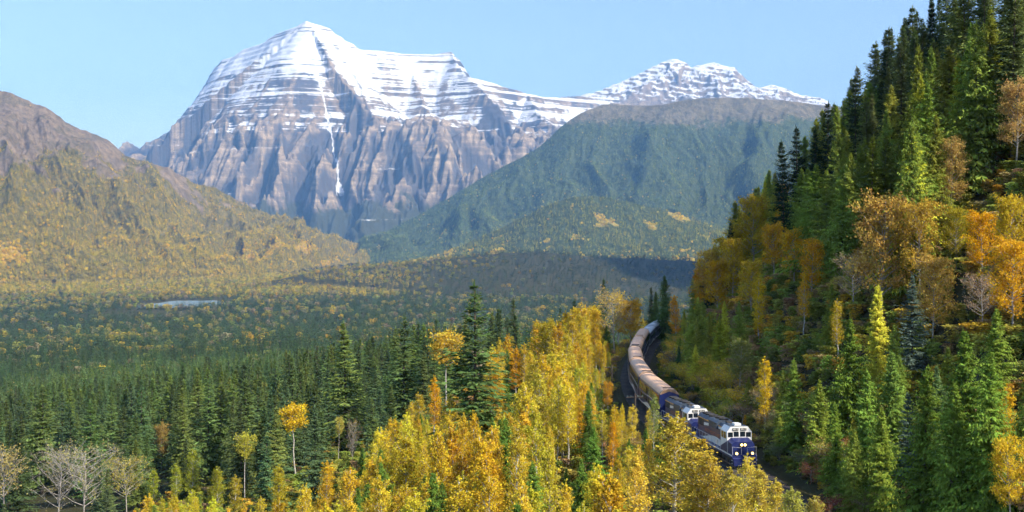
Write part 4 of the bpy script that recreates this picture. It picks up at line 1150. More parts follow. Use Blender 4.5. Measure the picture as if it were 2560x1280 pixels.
def offset_line(off, dz):
    p = np.array([track_at(s) for s in smp])
    t = np.gradient(p[:, :2], axis=0); t /= np.linalg.norm(t, axis=1)[:, None]
    q = p.copy(); q[:, 0] += t[:, 1] * off; q[:, 1] -= t[:, 0] * off; q[:, 2] += dz
    return q
prof = [(-4.0, -1.2), (-2.9, -0.34), (-1.9, -0.22), (-1.5, -0.16), (1.5, -0.16), (1.9, -0.22), (2.7, -0.40), (3.8, -0.9)]
lines = [offset_line(a, b) for a, b in prof]
nb_, mb_ = len(lines), len(smp)
bed = MB(); bed.add(np.vstack(lines), [(i * mb_ + j, i * mb_ + j + 1, (i + 1) * mb_ + j + 1, (i + 1) * mb_ + j) for i in range(nb_ - 1) for j in range(mb_ - 1)])
track = empty("railway_track", tuple(track_at(_seg[0] + 200)))
tag(track, "railway line curving along the hillside under the train", "railway track", kind="structure")
def under(o):
    o.parent = track; o.matrix_parent_inverse = Matrix.Translation(-Vector(track.location)); return o
under(bed.build("ballast_bed", M_BALLAST, None, True))
for off in (-0.7175, 0.7175):
    r = MB()
    a, b, c, d = offset_line(off - 0.036, 0.0), offset_line(off + 0.036, 0.0), offset_line(off + 0.07, -0.155), offset_line(off - 0.07, -0.155)
    r.add(np.vstack([a, b, c, d]), [(k * mb_ + j, k * mb_ + j + 1, ((k + 1) % 4) * mb_ + j + 1, ((k + 1) % 4) * mb_ + j) for k in range(4) for j in range(mb_ - 1)])
    under(r.build("rail", M_RAIL))
sl = MB()
for s in np.arange(smp[0] + 60, smp[-1] - 2, 0.62):
    p = track_at(s); q = track_at(s + 0.5); t = unit(q - p); nrm = np.array([t[1], -t[0], 0])
    c = p + np.array([0, 0, -0.16])
    vv = [c + nrm * (sx * 1.28) + t * (sy * 0.11) + np.array([0, 0, sz]) for sz in (-0.14, 0.02) for sx, sy in ((-1, -1), (1, -1), (1, 1), (-1, 1))]
    sl.add(vv, [(4, 5, 6, 7), (0, 1, 5, 4), (1, 2, 6, 5), (2, 3, 7, 6), (3, 0, 4, 7)])
o = under(sl.build("sleepers", M_SLEEPER)); o["kind"] = "stuff"

# ------------------------------------------------------------------ the train
M_NAVY = paint("navy_paint", (0.012, 0.022, 0.115), 0.28, 0, 0.12)
M_WHITE = paint("white_paint", (0.78, 0.78, 0.76), 0.35, 0, 0.15)
M_GOLDP = paint("gold_paint", (0.50, 0.28, 0.05), 0.35, 0.3, 0.15)
M_ROOFD = paint("dark_blue_roof", (0.035, 0.055, 0.085), 0.5, 0, 0.3)
M_BRONZE = paint("bronze_roof", (0.66, 0.42, 0.26), 0.5, 0.0, 0.25)
M_SILVER = paint("silver_roof", (0.50, 0.54, 0.58), 0.4, 0.4, 0.3)
M_GLASS = NT("dark_window_glass").pbr((0.012, 0.018, 0.026), 0.06, 0, 0.6)
M_BLACK = paint("black_running_gear", (0.022, 0.021, 0.021), 0.7, 0, 0.5)
M_RUBBER = paint("black_gasket", (0.015, 0.014, 0.014), 0.8, 0, 0.2)
M_RAILING = paint("grey_handrail", (0.55, 0.56, 0.58), 0.4, 0, 0.2)
M_LAMP = NT("lit_headlamp").pbr((1, 0.8, 0.4), 0.3, 0, 0.5, None, (1.0, 0.66, 0.20), 2.2)
M_LAMPOFF = NT("unlit_headlamp").pbr((0.5, 0.48, 0.42), 0.15)
M_BOARD = NT("number_board_black").pbr((0.01, 0.01, 0.01), 0.4)
M_DIGIT = NT("number_white").pbr((0.85, 0.85, 0.8), 0.5)
M_LETTER = NT("copper_letter").pbr((0.55, 0.20, 0.09), 0.5)

def text_mesh(txt, size, mat):
    cu = bpy.data.curves.new("lettering", 'FONT'); cu.body = txt; cu.size = size; cu.align_x = 'CENTER'; cu.align_y = 'CENTER'
    tmp = bpy.data.objects.new("lettering", cu); COL.objects.link(tmp)
    dg = bpy.context.evaluated_depsgraph_get(); me = bpy.data.meshes.new_from_object(tmp.evaluated_get(dg))
    bpy.data.objects.remove(tmp); bpy.data.curves.remove(cu)
    me.materials.clear(); me.materials.append(mat)
    return me

def wheel_mesh():
    m = MB(); n = 16
    th = np.arange(n) / n * 2 * np.pi
    m.tube([(-0.065, 0, 0), (0.0, 0, 0), (0.0, 0, 0) , (0.065, 0, 0)], [0.46, 0.46, 0.49, 0.49], n)
    return m.mesh("wheel", M_RAIL, True)
WHEEL = wheel_mesh()

def truck(parent, y, wb=2.7, axles=2):
    m = MB()
    for sx in (-1, 1):
        m.box(sx * 1.02 - 0.09, sx * 1.02 + 0.09, y - wb / 2 - 0.75, y + wb / 2 + 0.75, 0.48, 0.86)
        m.box(sx * 1.04 - 0.14, sx * 1.04 + 0.14, y - 0.4, y + 0.4, 0.30, 0.95)
        for a in (-1, 1): m.box(sx * 1.06 - 0.14, sx * 1.06 + 0.14, y + a * wb / 2 - 0.2, y + a * wb / 2 + 0.2, 0.30, 0.66)
    m.box(-1.0, 1.0, y - 0.3, y + 0.3, 0.55, 1.0)
    t = m.build("truck", M_BLACK, parent)
    for a in (-1, 1):
        for sx in (-1, 1):
            w = link("wheel", WHEEL, t); w.location = (sx * 0.76, y + a * wb / 2, 0.49)
    return t

def strip(zlo, zhi, y0, y1, x, n=36):
    """a painted band on a side wall: lower and upper edge as functions of y"""
    yy = np.linspace(y0, y1, n); m = MB()
    lo = np.array([(x, y, zlo(y)) for y in yy]); hi = np.array([(x, y, max(zhi(y), zlo(y) + 0.002)) for y in yy])
    m.add(np.vstack([lo, hi]), [(i, i + 1, n + i + 1, n + i) if x > 0 else (i, n + i, n + i + 1, i + 1) for i in range(n - 1)])
    return m

def locomotive(number, label, lit=True):
    lamp = M_LAMP if lit else M_LAMPOFF
    L = empty("locomotive")
    tag(L, label, "locomotive", "locomotives at the head of the train")
    MB().box(-1.5, 1.5, -8.4, 8.4, 1.12, 1.52).build("underframe", M_NAVY, L)
    for sx in (-1, 1): MB().box(sx * 1.5 - 0.012, sx * 1.5 + 0.012, -8.4, 8.4, 1.36, 1.50).build("sill_stripe", M_WHITE, L)
    MB().prism([(-1.25, 0.45), (1.25, 0.45), (1.4, 0.7), (1.4, 1.12), (-1.4, 1.12), (-1.4, 0.7)], -2.4, 2.4).build("fuel_tank", M_BLACK, L)
    truck(L, -5.2); truck(L, 5.2)
    hood = [(-0.98, 1.52), (0.98, 1.52), (0.98, 4.02), (0.62, 4.36), (-0.62, 4.36), (-0.98, 4.02)]
    hd = MB().prism(hood, -8.0, 3.9).build("long_hood", M_NAVY, L)
    for k in range(7):
        for sx in (-1, 1): MB().box(sx * 0.982 - 0.006, sx * 0.982 + 0.006, -7.3 + k * 1.5, -6.05 + k * 1.5, 1.7, 2.75).build("access_door", M_NAVY, hd)
    for sx in (-1, 1):
        MB().box(sx * 0.985 - 0.008, sx * 0.985 + 0.008, -7.8, -5.2, 3.05, 3.95).build("radiator_grille", M_BLACK, hd)
    rf = MB().prism([(-0.99, 4.03), (-0.62, 4.375), (0.62, 4.375), (0.99, 4.03), (1.0, 4.06), (0.63, 4.42), (-0.63, 4.42), (-1.0, 4.06)], -8.05, 3.9).build("hood_roof", M_ROOFD, L)
    for sx in (-1, 1):
        MB().box(sx * 1.0 - 0.03, sx * 1.0 + 0.03, -8.0, 3.9, 3.94, 4.06).build("gold_stripe", M_GOLDP, L)
        strip(lambda y: 2.95 + 0.75 * math.sin((y + 8) * 0.13), lambda y: 3.35 + 0.9 * math.sin((y + 8) * 0.13) * 0.72, -5.1, 3.85, sx * 1.0).build("white_wave", M_WHITE, L)
        strip(lambda y: 1.56, lambda y: 1.56 + 0.9 * max(0, math.sin((y + 8) * 0.19)) ** 2, -8, 3.85, sx * 1.004).build("white_wave", M_WHITE, L)
        tx = link("lettering", text_mesh("ROCKY MOUNTAINEER", 0.62, M_LETTER), L)
        tx.location = (sx * 1.008, -1.4, 2.72); tx.rotation_euler = (R(90), 0, R(90) * sx)
    db = MB().prism([(-1.22, 3.55), (1.22, 3.55), (1.22, 4.3), (0.9, 4.56), (-0.9, 4.56), (-1.22, 4.3)], -2.2, 1.3).build("dynamic_brake_housing", M_ROOFD, L)
    for y, z in ((-7.1, 4.42), (-5.6, 4.42), (-4.1, 4.42), (-1.3, 4.56), (0.3, 4.56)):
        f = MB(); f.tube([(0, y, z - 0.02), (0, y, z + 0.22)], 0.60, 18); f.build("radiator_fan", M_BLACK, L, False)
    MB().box(-0.3, 0.3, 2.0, 2.7, 4.40, 4.68).build("exhaust_stack", M_BLACK, L)
    # cab
    cabp = [(-1.5, 1.52), (1.5, 1.52), (1.5, 3.98), (1.05, 4.55), (-1.05, 4.55), (-1.5, 3.98)]
    cab = MB().prism(cabp, 3.9, 6.55).build("cab", M_WHITE, L)
    MB().box(-1.02, 1.02, 3.85, 6.35, 4.553, 4.60).build("cab_roof", M_ROOFD, L)
    MB().prism([(-0.42, 4.60), (0.42, 4.60), (0.36, 4.86), (-0.36, 4.86)], 4.9, 6.0).build("air_conditioner", M_WHITE, L)
    for sx in (-1, 1):
        MB().prism([(sx * 0.95, 4.60), (sx * 0.55, 4.60), (sx * 0.62, 4.72), (sx * 0.88, 4.72)], 4.2, 5.2).build("roof_hatch", M_ROOFD, L)
    for x0, x1 in ((-1.40, -0.80), (-0.70, -0.08), (0.08, 0.70), (0.80, 1.40)):
        outer = abs(x0 + x1) > 1.5
        w = MB().box(x0, x1, 6.552, 6.572, 3.38 if not outer else 3.34, 3.98 if not outer else 3.90).build("windshield", M_GLASS, cab)
    for sx in (-1, 1):
        for y0, y1 in ((4.25, 5.05), (5.2, 6.1)): MB().box(sx * 1.502 - 0.01, sx * 1.502 + 0.01, y0, y1, 3.1, 3.85).build("side_window", M_GLASS, cab)
        strip(lambda y: 1.55, lambda y: 2.0 + 0.9 * (y - 3.9) / 2.65, 3.92, 6.53, sx * 1.506, 12).build("navy_panel", M_NAVY, cab)
        nbd = MB().box(sx * 0.48 - 0.36, sx * 0.48 + 0.36, 6.54, 6.62, 4.10, 4.40).build("number_board", M_BOARD, cab)
        tx = link("number", text_mesh(number, 0.30, M_DIGIT), nbd); tx.location = (sx * 0.48, 6.625, 4.245); tx.rotation_euler = (R(90), 0, R(180))
    # nose
    no = MB().prism([(-1.46, 1.52), (1.46, 1.52), (1.46, 2.95), (1.05, 3.28), (-1.05, 3.28), (-1.46, 2.95)], 6.551, 7.95, [(-1.38, 1.52), (1.38, 1.52), (1.38, 2.70), (0.95, 2.98), (-0.95, 2.98), (-1.38, 2.70)]).build("nose", M_NAVY, L)
    MB().box(-0.45, 0.45, 7.9, 8.02, 2.44, 2.82).build("headlight_housing", M_BLACK, no)
    for x in (-0.2, 0.2):
        h = MB(); h.tube([(x, 8.0, 2.63), (x, 8.05, 2.63)], 0.15, 14); h.build("headlight", lamp, L)
    for sx in (-1, 1):
        h = MB(); h.tube([(sx * 0.95, 8.42, 1.70), (sx * 0.95, 8.5, 1.70)], 0.15, 14); h.build("ditch_light", lamp, L)
        MB().box(sx * 0.95 - 0.18, sx * 0.95 + 0.18, 8.2, 8.42, 1.52, 1.9).build("lamp_bracket", M_BLACK, L)
    MB().prism([(-1.45, 0.32), (1.45, 0.32), (1.45, 1.2), (-1.45, 1.2)], 8.4, 8.62, [(-1.3, 0.25), (1.3, 0.25), (1.4, 1.1), (-1.4, 1.1)]).build("pilot", M_NAVY, L)
    for y in (-8.9, 8.9): MB().box(-0.16, 0.16, min(y, y * 0.945), max(y, y * 0.945), 0.75, 1.05).build("coupler", M_BLACK, L)
    # handrails
    for sx in (-1, 1):
        hr = MB(); hr.tube([(sx * 1.45, -8.3, 2.5), (sx * 1.45, 3.7, 2.5)], 0.028, 5)
        for y in np.linspace(-8.3, 3.7, 10): hr.tube([(sx * 1.45, y, 1.5), (sx * 1.45, y, 2.5)], 0.024, 5)
        hr.build("handrail", M_RAILING, L)
        fr = MB()
        for x0, x1 in ((0.35, 1.42),):
            fr.tube([(sx * x0, 8.36, 1.5), (sx * x0, 8.36, 2.35), (sx * x1, 8.36, 2.45), (sx * x1, 8.36, 1.2)], 0.028, 5)
        fr.build("end_handrail", M_RAILING, L)
        MB().box(sx * 1.3 - 0.2, sx * 1.3 + 0.2, 8.05, 8.4, 0.5, 0.56).box(sx * 1.3 - 0.2, sx * 1.3 + 0.2, 8.0, 8.4, 0.85, 0.91).build("step", M_RAILING, L)
    return L

def arc_profile(hw, z0, zs, zt, n=9):
    """half-width hw, floor z0, shoulder zs, top zt: right side from the floor up over the roof to the left"""
    th = np.linspace(0, math.pi, 2 * n + 1)
    pts = [(hw, z0)] + [(hw * math.copysign(abs(math.cos(t)) ** 0.62, math.cos(t)), zs + (zt - zs) * abs(math.sin(t)) ** 0.85) for t in th] + [(-hw, z0)]
    return pts

def coach(label, LEN=22.4, low=False, double=True):
    Cc = empty("passenger_car")
    tag(Cc, label, "train car", "cars drawn by the locomotives")
    hl = LEN / 2
    zt, zs = (5.45, 3.75) if double else (4.35, 3.55)
    prof = arc_profile(1.52, 1.0, zs, zt)
    body = MB().prism(prof, -hl, hl).build("body", M_NAVY, Cc, False)
    P_ = np.array(prof[1:-1]); 
    lim = zs + (zt - zs) * (0.52 if double else 0.30)
    cap = P_[P_[:, 1] >= lim]
    top = np.vstack([cap * np.array([1.012, 1.0]) + np.array([0, 0.02]), cap[::-1] * np.array([0.99, 1.0]) - np.array([0, 0.02])])
    rf = MB().prism(top, -hl - 0.02, hl + 0.02).build("roof", M_BRONZE if double else M_SILVER, Cc, False)
    for y in (-hl + 0.35, hl - 0.35):
        m = MB(); g2 = P_[P_[:, 1] >= zs]
        m.prism(np.vstack([g2 * np.array([1.02, 1.0]) + np.array([0, 0.035]), g2[::-1] * np.array([1.0, 1.0])]), y - 0.07, y + 0.07)
        m.build("roof_band", M_RUBBER if double else M_ROOFD, rf)
    if double:
        MB().box(-0.9, 0.7, hl - 2.0, hl - 1.55, zt + 0.0, zt + 0.09).build("roof_vent", M_RUBBER, rf)
        for k in range(4): MB().box(-0.05, 0.05, -hl + 3 + k * 4.6, -hl + 6.6 + k * 4.6, zt + 0.0, zt + 0.045).build("roof_rib", M_BRONZE, rf)
    else:
        for k in range(5): MB().box(-0.5, 0.5, -hl + 2 + k * 4.2, -hl + 4.6 + k * 4.2, zt - 0.03, zt + 0.08).build("roof_panel", M_WHITE if k % 2 else M_SILVER, rf)
    # curved upper windows and flat lower windows, each its own pane
    for sx in (-1, 1):
        pr = P_[(P_[:, 0] * sx > 0) & (P_[:, 1] < lim - 0.08)] if double else None
        if double:
            c = np.array(sorted([tuple(p) for p in pr], key=lambda p: p[1]))
            c = np.vstack([[sx * 1.52, 3.05], c]); c = c * np.array([1.006, 1.0])
            n = len(c); pw = 1.66
            m = MB(); m.add(np.vstack([np.c_[c[:, 0], np.full(n, -pw / 2), c[:, 1]], np.c_[c[:, 0], np.full(n, pw / 2), c[:, 1]]]), [(i, i + 1, n + i + 1, n + i) if sx > 0 else (i, n + i, n + i + 1, i + 1) for i in range(n - 1)])
            wm = m.mesh("dome_window", M_GLASS)
            for k in range(11):
                w = link("dome_window", wm, Cc); w.location = (0, -hl + 1.5 + k * (LEN - 3) / 10, 0)
        m = MB().box(sx * 1.524 - 0.006, sx * 1.524 + 0.006, -0.62, 0.62, 1.95, 2.72); wm = m.mesh("lower_window", M_GLASS)
        for k in range(9):
            w = link("lower_window", wm, Cc); w.location = (0, -hl + 3.2 + k * (LEN - 6.4) / 8, 0.0 if double else 0.4)
        ph = 2.1
        strip(lambda y: 1.02 + 0.0 * y, lambda y: 1.14 + 0.62 * (0.5 + 0.5 * math.sin(y * 2 * math.pi / LEN * 1.5 + ph)) ** 1.6, -hl, hl, sx * 1.527, 48).build("white_wave", M_WHITE, Cc)
        strip(lambda y: 2.86 + 0.12 * math.sin(y * 0.4 + 1), lambda y: 2.90 + 0.12 * math.sin(y * 0.4 + 1) + 0.20 * max(0, math.sin(y * 0.28 + 0.6)), -hl, hl, sx * 1.527, 48).build("upper_wave", M_WHITE, Cc)
    for sy in (-1, 1):
        MB().box(-0.45, 0.45, sy * hl - 0.02, sy * hl + 0.03, 1.15, 3.2).build("end_door", M_WHITE if not double else M_NAVY, Cc)
        MB().box(-0.62, 0.62, min(sy * hl, sy * (hl + 0.42)), max(sy * hl, sy * (hl + 0.42)), 1.05, 3.4).build("gangway", M_RUBBER, Cc)
    MB().box(-1.2, 1.2, -hl + 5.5, hl - 5.5, 0.55, 1.0).build("equipment_box", M_BLACK, Cc)
    truck(Cc, -hl + 3.4, 2.6); truck(Cc, hl - 3.4, 2.6)
    return Cc

def place(car, s, half, front=True):
    """stand a vehicle on the rails with its middle at track distance s, nose towards the camera"""
    a, b = track_at(s + half), track_at(s - half)            # rear, front
    c = (a + b) / 2; h = b - a
    rz = math.atan2(-h[0], h[1]); pitch = math.atan2(h[2], math.hypot(h[0], h[1]))
    car.location = c; car.rotation_euler = (pitch, 0, rz)

s0 = float(np.interp(126.5, TRS[:, 1], _seg))
loco1 = locomotive("8012", "lead navy and white locomotive with its headlamps lit"); place(loco1, s0 + 8.6, 5.2)
loco2 = locomotive("8014", "second navy and white locomotive coupled behind the lead one", False); place(loco2, s0 + 8.6 + 17.6, 5.2)
words_ = ["first bronze roofed dome coach, coupled to the locomotives", "second bronze roofed dome coach from the locomotives", "third bronze roofed dome coach, in the middle of the bend", "fourth bronze roofed dome coach from the locomotives", "last bronze roofed dome coach, before the silver roofed car"]
s = s0 + 17.6 * 2 + 0.3
CL = 22.3
for wd in words_:
    place(coach(wd, CL), s + CL / 2, CL / 2 - 3.4); s += CL + 0.8
for wd in ("silver roofed navy car behind the last bronze coach", "rearmost silver roofed car vanishing into the trees"):
    place(coach(wd, CL, double=False), s + CL / 2, CL / 2 - 3.4); s += CL + 0.8

# ------------------------------------------------------------------ utility poles beside the line
M_POLE = paint("dark_creosoted_pole", (0.035, 0.028, 0.024), 0.9, 0, 0.2)
M_INS = NT("glass_insulator").pbr((0.10, 0.16, 0.15), 0.2)
pole_tops = []
for px, pyb, dd, lb in ((1588, 1045, 158.0, "dark utility pole with crossarm beside the first coaches"), (1530, 955, 196.0, "dark utility pole among the golden trees by the middle coaches")):
    x = (px - 1280) / F * dd; zb = gz(x, dd); Hh = 8.2 if dd < 170 else 7.6
    ztop = -22.4 if dd < 170 else -22.6
    zb = min(zb, ztop - 6)
    po = empty("utility_pole", (x, dd, zb), R(12)); tag(po, lb, "utility pole", "utility poles along the railway")
    hgt = ztop - zb
    p = MB(); p.tube([(0, 0, -0.5), (0, 0, hgt)], [0.17, 0.11], 8); p.build("pole", M_POLE, po, True)
    ca = MB().box(-1.3, 1.3, 0.1, 0.2, hgt - 0.65, hgt - 0.52).build("crossarm", M_POLE, po)
    for ix in (-1.15, -0.6, 0.6, 1.15):
        i_ = MB(); i_.tube([(ix, 0.15, hgt - 0.52), (ix, 0.15, hgt - 0.33)], [0.05, 0.035], 6); i_.build("insulator", M_INS, po)
        pole_tops.append((x + ix * math.cos(R(12)), dd + ix * math.sin(R(12)), zb + hgt - 0.34))

# ------------------------------------------------------------------ the forests too far away to count, each one mass
def far_models():
    col = bpy.data.collections.new("far_tree_models")
    def mk(name, pair):
        m = MB()
        tm, cm = pair
        o = bpy.data.objects.new(name, cm); col.objects.link(o)
        return o
    for i in range(3): mk("a%d_conifer_mid" % i, conifer(800 + i, 25, [3.4, 3.0, 3.9][i], 120, 4, spray=0.42, wid=0.5, droop=0.28, tipup=0.2, hang=0.4, mat=M_INEEDLE, bark=M_BARK, ragged=0.6))
    for i in range(2): mk("b%d_broad_mid" % i, broadleaf(820 + i, 16, [2.6, 3.4][i], 0.25, 22, 620, 0.95, 'oval', clump=0.6, mat=M_ILEAF, bark=M_GREYBARK, twigs=2))
    for i in range(2): mk("c%d_conifer_far" % i, conifer(840 + i, 25, [4.2, 3.6][i], 34, 2, spray=0.75, wid=0.75, droop=0.2, tipup=0.1, hang=0.5, mat=M_INEEDLE, bark=M_BARK, ragged=0.5))
    for i in range(2): mk("d%d_broad_far" % i, broadleaf(860 + i, 16, [3.6, 4.2][i], 0.2, 14, 130, 2.2, 'oval', clump=0.8, mat=M_ILEAF, bark=M_GREYBARK, twigs=1))
    return col
FARCOL = far_models()      # index 0-2 conifer, 3-4 broadleaf, 5-6 far conifer, 7-8 far broadleaf

def scatter_group():
    ng = bpy.data.node_groups.new("forest_scatter", 'GeometryNodeTree')
    ng.interface.new_socket("Geometry", in_out='INPUT', socket_type='NodeSocketGeometry'); ng.interface.new_socket("Geometry", in_out='OUTPUT', socket_type='NodeSocketGeometry')
    N = ng.nodes; Lk = ng.links
    gi = N.new("NodeGroupInput"); go = N.new("NodeGroupOutput"); ci = N.new("GeometryNodeCollectionInfo"); ip = N.new("GeometryNodeInstanceOnPoints")
    ci.inputs["Collection"].default_value = FARCOL; ci.inputs["Separate Children"].default_value = True; ci.inputs["Reset Children"].default_value = True
    def attr(nm, ty):
        a = N.new("GeometryNodeInputNamedAttribute"); a.data_type = ty; a.inputs["Name"].default_value = nm; return a.outputs["Attribute"]
    ip.inputs["Pick Instance"].default_value = True
    Lk.new(gi.outputs[0], ip.inputs["Points"]); Lk.new(ci.outputs[0], ip.inputs["Instance"])
    Lk.new(attr("idx", 'INT'), ip.inputs["Instance Index"]); Lk.new(attr("scl", 'FLOAT_VECTOR'), ip.inputs["Scale"])
    er = N.new("FunctionNodeEulerToRotation"); Lk.new(attr("rot", 'FLOAT_VECTOR'), er.inputs[0]); Lk.new(er.outputs[0], ip.inputs["Rotation"])
    Lk.new(ip.outputs[0], go.inputs[0])
    return ng
SCATTER = scatter_group()

def forest(name, pts, idx, hgt, wide, tint, label, gen):
    n = len(pts)
    me = bpy.data.meshes.new(name); me.vertices.add(n); me.vertices.foreach_set("co", np.ascontiguousarray(pts, np.float32).ravel())
    a = me.attributes.new("idx", 'INT', 'POINT'); a.data.foreach_set("value", idx.astype(np.int32))
    nom = np.where(np.isin(idx, (3, 4, 7, 8)), 16.0, 25.0); sz = hgt / nom
    a = me.attributes.new("scl", 'FLOAT_VECTOR', 'POINT'); a.data.foreach_set("vector", np.stack([sz * wide, sz * wide, sz], -1).astype(np.float32).ravel())
    a = me.attributes.new("rot", 'FLOAT_VECTOR', 'POINT'); a.data.foreach_set("vector", np.stack([np.zeros(n), np.zeros(n), gen.random(n) * 6.28], -1).astype(np.float32).ravel())
    a = me.attributes.new("tint", 'FLOAT_COLOR', 'POINT'); a.data.foreach_set("color", np.c_[tint, np.ones(n)].astype(np.float32).ravel())
    o = link(name, me)
    md = o.modifiers.new("scatter", 'NODES'); md.node_group = SCATTER
    return tag(o, label, "forest", kind="stuff")

def tints(gen, base, n, a=0.18, h=0.10):
    k = 1 + gen.uniform(-a, a, (n, 1)) + gen.uniform(-h, h, (n, 3))
    return np.clip(np.asarray(base) * k, 0.003, 1)

# valley forest, its far tints darkened in place of shade, growing denser models near and simpler ones far
gen = np.random.default_rng(99)
def valley(n, r0, r1, a0=-0.50, a1=0.34):
    r = np.sqrt(gen.uniform(r0 ** 2, r1 ** 2, n)); t = gen.uniform(a0, a1, n)
    y = r / np.sqrt(1 + t * t); x = y * t
    return x, y
chunks = [(4300, 440, 1000), (11000, 1000, 2000), (17000, 2000, 3400), (26000, 3400, 6200)]
VP, VI, VH, VW, VT = [], [], [], [], []
for (n, r0, r1) in chunks:
    x, y = valley(n, r0, r1)
    sd, _ = track_side(x, y); z = G(x, y)
    ok = (sd < -14) & (z < 60)
    ok &= ~((((x + 1000) / 125) ** 2 + ((y - 3290) / 205) ** 2) < 1.15)
    ok &= ~((y < 560) & (x / y > 0.07))
    ok &= ~((np.abs(x + 950) < 140) & (y > 2700) & (y < 3000) & (gen.random(n) < 0.85))
    x, y, z = x[ok], y[ok], z[ok]; n = len(x)
    r = np.hypot(x, y)
    f1 = fbm(x / 190, y / 330, 3, 611); f2 = fbm(x / 620, y / 620, 3, 621)
    dm = poly_dist(x, y, MIDHILL)[0]
    left_crest = sstep(900, 200, dm) * sstep(300, -700, x)
    pb = np.clip(0.04 + 0.36 * sstep(0.28, 0.55, f1) + 0.08 * sstep(1600, 3200, r) * sstep(0.0, 0.4, f2) + 0.32 * left_crest - 0.25 * sstep(-300, 500, x) * sstep(3500, 4500, y), 0.02, 0.9)
    broad = gen.random(n) < pb
    farm = r > 1500
    idx = np.where(broad, np.where(farm, 7, 3) + gen.integers(0, 2, n), np.where(farm, 5 + gen.integers(0, 2, n), gen.integers(0, 3, n)))
    h = np.where(broad, gen.uniform(11, 18, n), gen.uniform(15, 27, n)) * np.where(r > 3400, 1.0, 1.0)
    w = np.where(broad, gen.uniform(0.9, 1.4, n), gen.uniform(1.0, 1.35, n)) * (1 + 0.35 * sstep(1500, 4000, r))
    T = tints(gen, (0.085, 0.135, 0.06), n, 0.5, 0.16) * (1 - 0.3 * sstep(700, 1600, r))[:, None]
    q = gen.random(n)
    Bt = np.where((q < 0.35)[:, None], tints(gen, (0.36, 0.31, 0.07), n), np.where((q < 0.62)[:, None], tints(gen, (0.32, 0.27, 0.16), n), np.where((q < 0.74)[:, None], tints(gen, (0.56, 0.41, 0.06), n), tints(gen, (0.30, 0.32, 0.09), n))))
    T = np.where(broad[:, None], Bt * (1 - 0.35 * sstep(-600, 300, x) * sstep(3300, 4300, y))[:, None], T * (1 - 0.45 * sstep(-600, 300, x) * sstep(3300, 4300, y))[:, None])  # mid hill trees tinted darker to stand in for its shadow
    lit = sstep(3550, 3900, y) * sstep(-200, -700, x + (y - 3900) * 0.1)          # conifers on the flats tinted gold, sunlight put into their colour
    warm = (~broad) & (gen.random(n) < 0.75 * lit)
    T = np.where(warm[:, None], tints(gen, (0.62, 0.47, 0.055), n), T)
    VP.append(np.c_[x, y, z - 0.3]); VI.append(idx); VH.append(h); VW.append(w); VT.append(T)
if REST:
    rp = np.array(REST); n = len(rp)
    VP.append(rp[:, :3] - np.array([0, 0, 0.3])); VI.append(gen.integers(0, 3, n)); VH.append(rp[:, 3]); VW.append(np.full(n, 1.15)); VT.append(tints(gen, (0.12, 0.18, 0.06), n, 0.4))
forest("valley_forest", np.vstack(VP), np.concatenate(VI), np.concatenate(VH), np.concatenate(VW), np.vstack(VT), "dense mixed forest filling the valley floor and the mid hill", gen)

# undergrowth on the hillside and under the grove
ux = gen.uniform(-120, 260, 90000); uy = gen.uniform(70, 460, 90000)
ok = np.abs(ux / uy) < 0.56
ux, uy = ux[ok], uy[ok]; sd, _ = track_side(ux, uy)
ok = ((sd > 4.9) & (sd < 130)) | ((sd < -4.9) & (sd > -110))
ok &= gen.random(len(ux)) < np.where(sd > 0, 0.62, 0.30)
ux, uy, sd = ux[ok], uy[ok], sd[ok]; n = len(ux)
q = gen.random(n) + 0.35 * fbm(ux / 14, uy / 14, 3, 717)
UT = np.where((q < 0.40)[:, None], tints(gen, (0.27, 0.34, 0.07), n, 0.35), np.where((q < 0.65)[:, None], tints(gen, (0.42, 0.40, 0.08), n, 0.3), np.where((q < 0.85)[:, None], tints(gen, (0.40, 0.29, 0.14), n, 0.3), tints(gen, (0.62, 0.42, 0.06), n, 0.3))))
forest("undergrowth", np.c_[ux, uy, G(ux, uy) - 0.5], 3 + gen.integers(0, 2, n), gen.uniform(1.2, 3.2, n) * np.where(np.abs(sd) < 12, 0.6, 1.0), gen.uniform(1.3, 2.2, n), UT, "mixed undergrowth covering the hillside and the grove floor", gen)

def slope_forest(name, loft, n, label, green, gold, rockcut, hh=(18, 32), wide=1.35, thin=None):
    p, rock, gd, vp = loft.sample(n, gen)
    keep = (gen.random(n) > np.clip(rock * rockcut, 0, 0.985)) & (vp < 0.99)
    if thin is not None: keep &= gen.random(n) < thin(p)
    px, py = proj(p[:, 0], p[:, 1], p[:, 2])
    keep &= (px > -120) & (px < 2700)
    p, rock, gd = p[keep], rock[keep], gd[keep]; n = len(p)
    broad = gen.random(n) < np.clip(gd * 0.85, 0.01, 0.9)
    idx = np.where(broad, 7, 5) + gen.integers(0, 2, n)
    h = np.where(broad, gen.uniform(11, 17, n), gen.uniform(*hh, n)) * (1 - 0.45 * np.clip(rock, 0, 1))
    q = gen.random(n)
    f3 = fbm(p[:, 0] / 260, p[:, 1] / 260, 3, 919)
    T = np.where((q < 0.62 - 0.5 * f3)[:, None], tints(gen, green, n, 0.35), tints(gen, tuple(c * k for c, k in zip(green, (1.8, 1.5, 1.1))), n, 0.3))
    T = np.where(broad[:, None], tints(gen, gold, n, 0.3, 0.12), T)
    forest(name, p - np.array([0, 0, 0.4]), idx, h, np.full(n, wide), T, label, gen)
slope_forest("mountain_forest", MT_L, 46000, "sunlit forest on the slopes of the rocky topped mountain", (0.38, 0.325, 0.042), (0.76, 0.54, 0.05), 1.15, wide=1.35)
